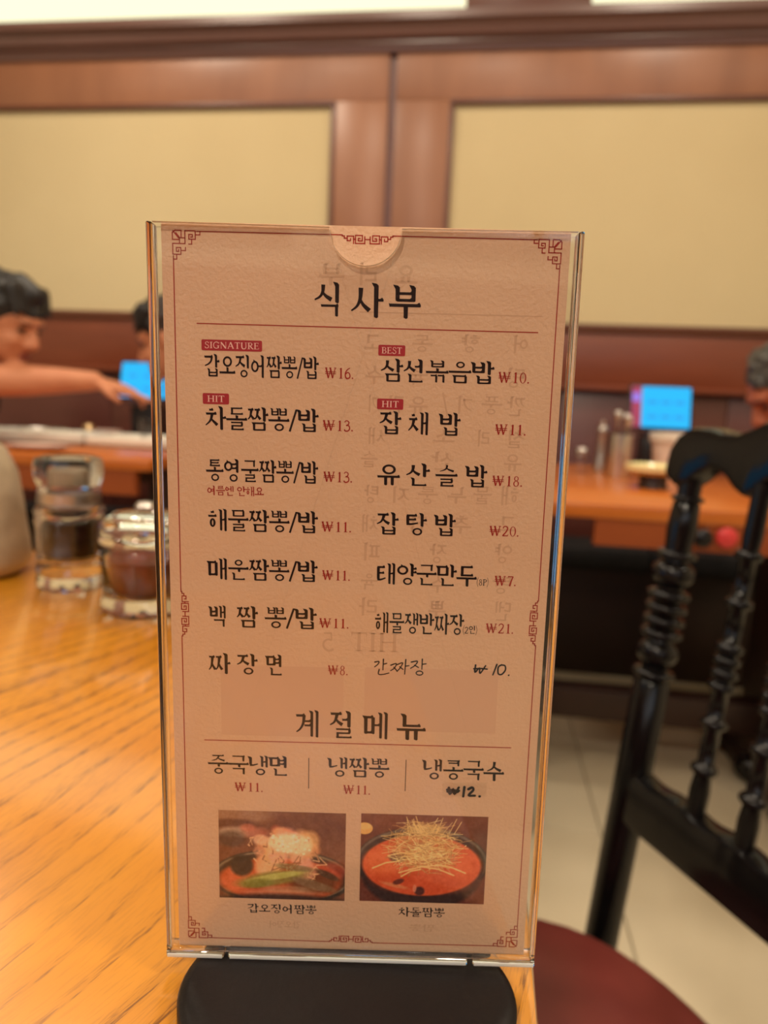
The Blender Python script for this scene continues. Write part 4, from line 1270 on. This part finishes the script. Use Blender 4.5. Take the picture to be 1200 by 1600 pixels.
# the right tablet stands on a small block so that its lower edge is above the dishes
tb = tablet(.512, 2.10, .75 + .105, .165, .118, R(2), 'ordering tablet with a cyan screen and pink side bar on the right far table', side=True)
tg = empty('tablet_stand', (.512, 2.12, .75)); tag(tg, 'small black stand under the tablet on the right far table', 'stand')
box('block', -.045, .045, -.035, .055, 0, .10, M_case, tg, .004)
box('base_plate', -.07, .07, -.05, .07, 0, .006, M_case, tg, .002)
tablet(-1.09, 2.16, .75 + .125, .19, .115, R(-4), 'ordering tablet with a cyan screen that the man at the left reaches for')
tg = empty('tablet_stand', (-1.09, 2.18, .75)); tag(tg, 'small black stand under the tablet on the left far table', 'stand')
box('block', -.045, .045, -.035, .055, 0, .12, M_case, tg, .004)
box('base_plate', -.07, .07, -.05, .07, 0, .006, M_case, tg, .002)


tablet(-.12, .525, .7505, .19, .12, R(74), 'ordering tablet on the near table, standing behind the menu stand and facing the chair', tilt=6)


def platter(x, y, w, d, h, label, rz=0):
    t = empty('platter', (x, y, .7505), rz); tag(t, label, 'plate', 'white platters on the left far table')
    bm = bmesh.new()
    add_box(bm, -w / 2, w / 2, -d / 2, d / 2, .006, h, .004, 2)
    top = max((f for f in bm.faces), key=lambda f: f.calc_center_median().z + f.calc_area() * 10 if f.normal.z > .9 else -1)
    r = bmesh.ops.inset_region(bm, faces=[top], thickness=.012, depth=-.010)
    from_bm('dish', bm, M_white, t, smooth=True, angle=R(35))
    box('foot_ring', -w / 2 + .03, w / 2 - .03, -d / 2 + .02, d / 2 - .02, 0, .007, M_white, t)
    return t


platter(-1.37, 2.0, .40, .16, .034, 'long white platter in front of the reaching arm, left of the two')
platter(-1.00, 1.98, .30, .16, .034, 'white platter nearest the menu stand, right of the two')
t = empty('plate', (-1.18, 1.72, .7505)); tag(t, 'low pale oval plate at the near left corner of the left far table', 'plate')
lathe('dish', [(.0001, 0), (.05, 0), (.085, .010), (.088, .013), (.05, .006), (.0001, .005)], M_pinkwhite, t, 40, squash=.7)


def small_tableware():
    def item(name, loc, label, cat):
        o = empty(name, loc); tag(o, label, cat); return o
    y = 2.13
    o = item('sauce_dish', (-1.215, 2.14, .7505), 'small pinkish ceramic dish behind the white platters', 'dish')
    lathe('bowl', [(.0001, 0), (.028, 0), (.045, .03), (.047, .036), (.043, .034), (.026, .006), (.0001, .005)], M_pinkwhite, o, 32)
    o = item('brass_pot', (-1.31, 2.19, .7505), 'small round brass pot under the outstretched arm', 'pot')
    lathe('body', [(.0001, 0), (.014, 0), (.022, .012), (.024, .03), (.018, .046), (.008, .052), (.0001, .053)], M_brass, o, 28)
    o = item('water_glass', (-1.04, 2.07, .7505), 'clear drinking glass under the left tablet', 'glass')
    lathe('tumbler', [(.0001, 0), (.022, 0), (.026, .085), (.0245, .085), (.021, .006), (.0001, .005)], M_glass, o, 32)
    o = item('steel_tray', (-1.48, 2.17, .7505), 'shallow grey steel tray at the left edge of the photo', 'tray')
    lathe('pan', [(.0001, 0), (.08, 0), (.095, .028), (.1, .030), (.092, .028), (.078, .003), (.0001, .003)], M_steel, o, 40)
    # right far table
    o = item('cutlery_holder', (.356, 1.84, .7505), 'grey steel cylinder holding cutlery on the right far table', 'holder')
    lathe('canister', [(.0001, 0), (.029, 0), (.030, .004), (.030, .11), (.0285, .11), (.0285, .006), (.0001, .006)], M_steel, o, 36)
    for k, (dx, dy, h) in enumerate(((-.006, .004, .165), (.006, -.004, .158), (.012, .008, .15))):
        bm = bmesh.new(); add_lathe(bm, [(.0001, 0), (.0030, 0), (.0025, h - .03), (.009, h - .015), (.010, h - .005), (.0001, h)], 12, between((dx * .5, dy * .5, .006), (dx * 1.8, dy * 1.8, h + .006)))
        from_bm('spoon', bm, M_steel, o, smooth=True)
    o = item('pepper_mill', (.335, 1.99, .7505), 'slim grey mill with a round top left of the cutlery cylinder', 'mill')
    lathe('body', [(.0001, 0), (.018, 0), (.019, .01), (.013, .04), (.011, .075), (.0145, .10), (.0001, .102)], M_steel, o, 28)
    lathe('head', [(.0001, .102), (.012, .104), (.015, .114), (.010, .126), (.004, .129), (.006, .136), (.0001, .142)], M_steel, o, 28)
    o = item('spice_jar', (.275, 1.93, .7505), 'small glass spice jar next to the slim mill', 'jar')
    lathe('glass_body', [(.0001, 0), (.018, 0), (.018, .045), (.0165, .045), (.0165, .004), (.0001, .004)], M_glass, o, 28)
    lathe('steel_lid', [(.0001, .0455), (.0175, .0455), (.0175, .060), (.012, .066), (.0001, .067)], M_steel, o, 28)
    o = item('white_bowl', (.500, 1.86, .7505), 'deep white bowl with a pale rim behind the yellow plate', 'bowl')
    lathe('body', [(.0001, 0), (.046, 0), (.052, .012), (.060, .085), (.066, .100), (.067, .118), (.062, .118), (.056, .09), (.046, .012), (.0001, .010)], principled('bowl_glaze', rgb(240, 226, 210), .35, coat=.3), o, 44)
    lathe('rim_band', [(.0675, .096), (.0690, .098), (.0690, .119), (.0615, .119), (.0615, .1185), (.0672, .1185)], M_white, o, 44)
    o = item('yellow_plate', (.392, 1.62, .7505), 'flat pale yellow plate on a foot darkened as if in shadow on the right far table', 'plate')
    lathe('foot', [(.0001, 0), (.034, 0), (.030, .008), (.030, .030), (.0001, .030)], M_dark_wood, o, 32)  # dark material paints in the shadow under the plate
    lathe('dish', [(.0001, .0305), (.045, .0305), (.062, .040), (.063, .052), (.058, .052), (.044, .038), (.0001, .037)], M_cream, o, 48)


small_tableware()


# ------------------------------------------------------------------ people
def capsule(bm, a, b, r0, r1, seg=20, sq=1.0, rings=5):
    a = Vector(a); b = Vector(b); ln = (b - a).length
    prof = [(.0001, -r0)]
    prof += [(r0 * math.cos(t), -r0 * math.sin(t)) for t in np.linspace(PI / 2 * .8, 0, rings)]
    prof += [(r1 * math.cos(t), ln + r1 * math.sin(t)) for t in np.linspace(0, PI / 2 * .8, rings)]
    prof += [(.0001, ln + r1)]
    add_lathe(bm, prof, seg, between(a, b), sq)


def ellipsoid(bm, c, r, M=None, seg=28):
    prof = [(math.cos(t), math.sin(t)) for t in np.linspace(-PI / 2, PI / 2, 17)]
    prof = [(max(x, .0001), z) for x, z in prof]
    vs = add_lathe(bm, prof, seg)
    T = Matrix.Translation(c) @ (M or Matrix.Identity(4)) @ Matrix.Diagonal((r[0], r[1], r[2], 1))
    bmesh.ops.transform(bm, matrix=T, verts=vs)


def fuse(name, bm, voxel, mat, parent, smooth_it=6, noise=0.0):
    me = bpy.data.meshes.new(name); bmesh.ops.recalc_face_normals(bm, faces=bm.faces); bm.to_mesh(me); bm.free()
    tmp = bpy.data.objects.new('tmp', me); COL.objects.link(tmp)
    md = tmp.modifiers.new('r', 'REMESH'); md.mode = 'VOXEL'; md.voxel_size = voxel
    ms = tmp.modifiers.new('s', 'SMOOTH'); ms.factor = .5; ms.iterations = smooth_it
    dg = bpy.context.evaluated_depsgraph_get()
    m2 = bpy.data.meshes.new_from_object(tmp.evaluated_get(dg)); m2.name = name
    bpy.data.objects.remove(tmp)
    m2.polygons.foreach_set('use_smooth', [True] * len(m2.polygons))
    m2.materials.clear()
    return new_obj(name, m2, mat, parent)


def hand(bm, wrist, d, up, s=1.0, point=False):
    """a right-angled hand frame: d along the fingers, up = back of the hand"""
    d = Vector(d).normalized(); up = (Vector(up) - d * Vector(up).dot(d)).normalized(); side = d.cross(up)
    W = Vector(wrist)
    for k in (-1.4, -.5, .5, 1.4):
        capsule(bm, W + side * k * .008 * s, W + d * .085 * s + side * k * .0195 * s, .017 * s, .0125 * s, 12)
    ends = []
    for i, (k, l) in enumerate(((1.5, .062), (.5, .074), (-.5, .070), (-1.5, .056))):
        base = W + d * .088 * s + side * k * .0195 * s
        bend = .12 if (point and i in (0, 1)) else .75
        p = base; dd = d
        for j, f in enumerate((.45, .32, .23)):
            ang = bend * (.35 + .35 * j)
            dd = (d * math.cos(ang * (j + 1) * .6) - up * math.sin(ang * (j + 1) * .6)).normalized()
            q = p + dd * l * f * s * 1.15
            capsule(bm, p, q, (.0088 - .0007 * j) * s, (.0082 - .0008 * j) * s, 10); p = q
        ends.append(p)
    t0 = W + d * .028 * s + side * .024 * s
    t1 = t0 + (d * .6 + side * .7 - up * .2).normalized() * .042 * s
    t2 = t1 + (d * .9 + side * .25 - up * .3).normalized() * .034 * s
    capsule(bm, t0, t1, .0145 * s, .0105 * s, 12); capsule(bm, t1, t2, .0105 * s, .0085 * s, 12)
    return ends


def person(label, head, face, pitch, hip, chest, shoulders, arms, skin, hair_mat, fringe=True, knees=None):
    """face: heading angle; pitch: nod. hip/chest: centres. shoulders: (near, far). arms: list of (shoulder, elbow, wrist, dir, up, point)"""
    root = empty('person', (hip[0], hip[1], 0)); tag(root, label, 'person')
    off = Vector((-hip[0], -hip[1], 0))
    V = lambda p: Vector(p) + off
    H = Matrix.Translation(V(head)) @ Matrix.Rotation(face, 4, 'Z') @ Matrix.Rotation(pitch, 4, 'Y')
    P = lambda x, y, z: H @ Vector((x, y, z))
    HR = H.to_3x3().to_4x4()
    bm = bmesh.new()
    ellipsoid(bm, P(-.012, 0, .020), (.097, .074, .098), HR)
    ellipsoid(bm, P(.030, 0, -.035), (.062, .060, .075), HR)
    ellipsoid(bm, P(.052, 0, -.078), (.034, .036, .030), HR)
    ellipsoid(bm, P(.078, 0, -.096), (.018, .020, .017), HR)
    ellipsoid(bm, P(.072, 0, .030), (.022, .050, .018), HR)
    capsule(bm, P(.084, 0, .016), P(.108, 0, -.026), .0085, .0135, 14)
    ellipsoid(bm, P(.098, .012, -.032), (.011, .009, .009), HR); ellipsoid(bm, P(.098, -.012, -.032), (.011, .009, .009), HR)
    ellipsoid(bm, P(.058, .035, -.030), (.028, .022, .026), HR); ellipsoid(bm, P(.058, -.035, -.030), (.028, .022, .026), HR)
    for s in (-1, 1):
        ellipsoid(bm, P(-.006, s * .074, -.008), (.018, .010, .032), HR)
    nk0 = V(chest) + Vector((0, 0, .14)); capsule(bm, nk0, P(-.012, 0, -.055), .058, .052, 20)
    C_, Hp = V(chest), V(hip)
    ss = [V(s) for s in shoulders]
    dd = (C_ - Hp)
    for a in (.0, .33, .66, 1.0):
        c = Hp + dd * a
        wv = (ss[0] - ss[1]).normalized()
        capsule(bm, c - wv * (.075 + .03 * a), c + wv * (.075 + .03 * a), .095 + .012 * a, .095 + .012 * a, 20)
    capsule(bm, ss[0], ss[1], .058, .058, 20); capsule(bm, nk0, C_, .075, .10, 20)
    for sh, el, wr, d, up, pt in arms:
        sh, el, wr = V(sh), V(el), V(wr)
        capsule(bm, sh, el, .052, .046, 18)
        m_ = el.lerp(wr, .35); capsule(bm, el, m_, .046, .046, 18); capsule(bm, m_, wr, .046, .029, 18)
        hand(bm, wr, d, up, 1.0, pt)
    fx = Vector((math.cos(face), math.sin(face), 0)); sx = Vector((-fx.y, fx.x, 0))
    legs = []
    for s in (-1, 1):
        h0 = Hp + sx * s * .085 + Vector((0, 0, -.03)); kn = Hp + fx * .40 + sx * s * .11 + Vector((0, 0, -.03)); kn.z = .50
        an = kn + fx * .02; an.z = .085
        toe = an + fx * .14; toe.z = .045
        legs.append((h0, kn, an, toe))
        capsule(bm, h0, kn, .080, .056, 18); capsule(bm, kn, an, .052, .036, 18); capsule(bm, Vector((an.x, an.y, .042)), toe, .038, .030, 14)
    body = fuse('body', bm, .0055, skin, root, 5)
    # hair
    bm = bmesh.new()
    ellipsoid(bm, P(-.024, 0, .040), (.100, .083, .094), HR)
    ellipsoid(bm, P(-.055, 0, -.005), (.062, .074, .070), HR)
    if fringe:
        for k in range(-4, 5):
            capsule(bm, P(.030, k * .015, .104), P(.086 - abs(k) * .003, k * .016, .058 - (k % 3) * .007), .020, .006, 10)
        capsule(bm, P(.0, .0, .115), P(.060, 0, .105), .03, .026, 12)
    for s in (-1, 1):
        capsule(bm, P(.020, s * .068, .050), P(.016, s * .072, .004), .014, .007, 10)
    for k in range(26):
        a = rng.uniform(0, 2 * PI); b = rng.uniform(.1, 1.2)
        q = P(-.024 + .098 * math.cos(a) * math.cos(b), .082 * math.sin(a) * math.cos(b), .040 + .094 * math.sin(b))
        q2 = P(-.024 + .112 * math.cos(a + .3) * math.cos(b), .093 * math.sin(a + .3) * math.cos(b), .035 + .102 * math.sin(b))
        capsule(bm, q, q2, .012, .005, 8)
    fuse('hair', bm, .0045, hair_mat, root, 7)
    for s in (-1, 1):
        bm = bmesh.new(); ellipsoid(bm, P(.0785, s * .031, .004), (.0075, .013, .0065), HR, 16); from_bm('eye', bm, M_eye, root, smooth=True)
        bm = bmesh.new(); capsule(bm, P(.090, s * .016, .026), P(.082, s * .044, .026), .0045, .003, 8); from_bm('eyebrow', bm, hair_mat, root, smooth=True)
    bm = bmesh.new(); ellipsoid(bm, P(.0885, 0, -.062), (.0085, .021, .0045), HR, 18); ellipsoid(bm, P(.0870, 0, -.070), (.0085, .018, .005), HR, 18); from_bm('mouth', bm, M_lip, root, smooth=True)
    # T-shirt with short sleeves, trousers and shoes
    bm = bmesh.new()
    for a in (-.05, .3, .65, 1.0):
        c = Hp + dd * a; wv = (ss[0] - ss[1]).normalized()
        capsule(bm, c - wv * (.080 + .03 * a), c + wv * (.080 + .03 * a), .108 + .012 * a, .108 + .012 * a, 20)
    capsule(bm, ss[0], ss[1], .070, .070, 20); capsule(bm, nk0 - Vector((0, 0, .05)), C_, .085, .11, 20)
    for sh, el, wr, d, up, pt in arms:
        sh, el = V(sh), V(el); capsule(bm, sh, sh.lerp(el, .55), .064, .066, 18)
    fuse('shirt', bm, .0075, M_cloth_black, root, 3)
    bm = bmesh.new()
    for h0, kn, an, toe in legs:
        capsule(bm, h0, kn, .096, .070, 18); capsule(bm, kn, an + Vector((0, 0, .03)), .066, .056, 18)
    fuse('trousers', bm, .009, M_cloth_black, root, 3)
    for h0, kn, an, toe in legs:
        bm = bmesh.new(); capsule(bm, Vector((an.x, an.y, .048)) - fx * .02, toe + fx * .02 + Vector((0, 0, -.003)), .045, .038, 16); from_bm('shoe', bm, M_black_wood, root, smooth=True)
    return root


def people():
    # man at the left: leaning right over his table, one arm stretched to the tablet
    person('man in black T-shirt at the left stretching his bare arm to a tablet',
           head=(-1.352, 1.86, 1.098), face=R(-6), pitch=R(24), hip=(-2.02, 1.96, .585), chest=(-1.67, 1.94, .87),
           shoulders=((-1.70, 1.745, .955), (-1.72, 2.12, .95)),
           arms=[((-1.66, 1.73, .965), (-1.385, 1.80, .930), (-1.135, 1.93, .9405), (1, .42, -.28), (.1, -.2, 1), True),
                 ((-1.70, 2.12, .93), (-1.82, 2.24, .74), (-1.72, 2.14, .62), (.6, -.6, -.1), (0, 0, 1), False)],
           skin=M_skin, hair_mat=M_hair)
    person('dark-haired person mostly hidden behind the menu stand, facing left at the left far table',
           head=(-.985, 2.12, 1.082), face=R(186), pitch=R(22), hip=(-.40, 2.0, .585), chest=(-.66, 2.05, .86),
           shoulders=((-.69, 2.24, .95), (-.67, 1.86, .95)),
           arms=[((-.69, 2.24, .94), (-.62, 2.30, .72), (-.70, 2.18, .63), (-.6, -.6, -.1), (0, 0, 1), False),
                 ((-.67, 1.86, .94), (-.58, 1.76, .72), (-.68, 1.84, .63), (-.6, .6, -.1), (0, 0, 1), False)],
           skin=M_skin, hair_mat=M_hair)
    person('man with greying black hair at the right edge, head bowed towards the table',
           head=(.80, 2.0, .992), face=R(184), pitch=R(40), hip=(1.30, 1.90, .585), chest=(1.05, 1.93, .82),
           shoulders=((1.02, 2.12, .90), (1.02, 1.74, .90)),
           arms=[((1.02, 2.12, .89), (.93, 2.10, .81), (.78, 2.05, .805), (-1, -.2, -.1), (0, 0, 1), False),
                 ((1.02, 1.74, .89), (.93, 1.72, .81), (.79, 1.76, .800), (-1, .3, -.1), (0, 0, 1), False)],
           skin=M_skin_dark, hair_mat=M_hair_gray, fringe=False)


people()

for loc, rz, lab in (((-2.05, 1.96, 0), PI, 'black spindle-back chair under the man at the left'), ((-.37, 2.0, 0), 0.0, 'black spindle-back chair behind the menu stand at the left far table'),
                     ((1.33, 1.90, 0), 0.0, 'black spindle-back chair under the man at the right edge')):
    c = copy_tree(ch0); c.location = loc; c.rotation_euler = (0, 0, rz); tag(c, lab, 'chair')
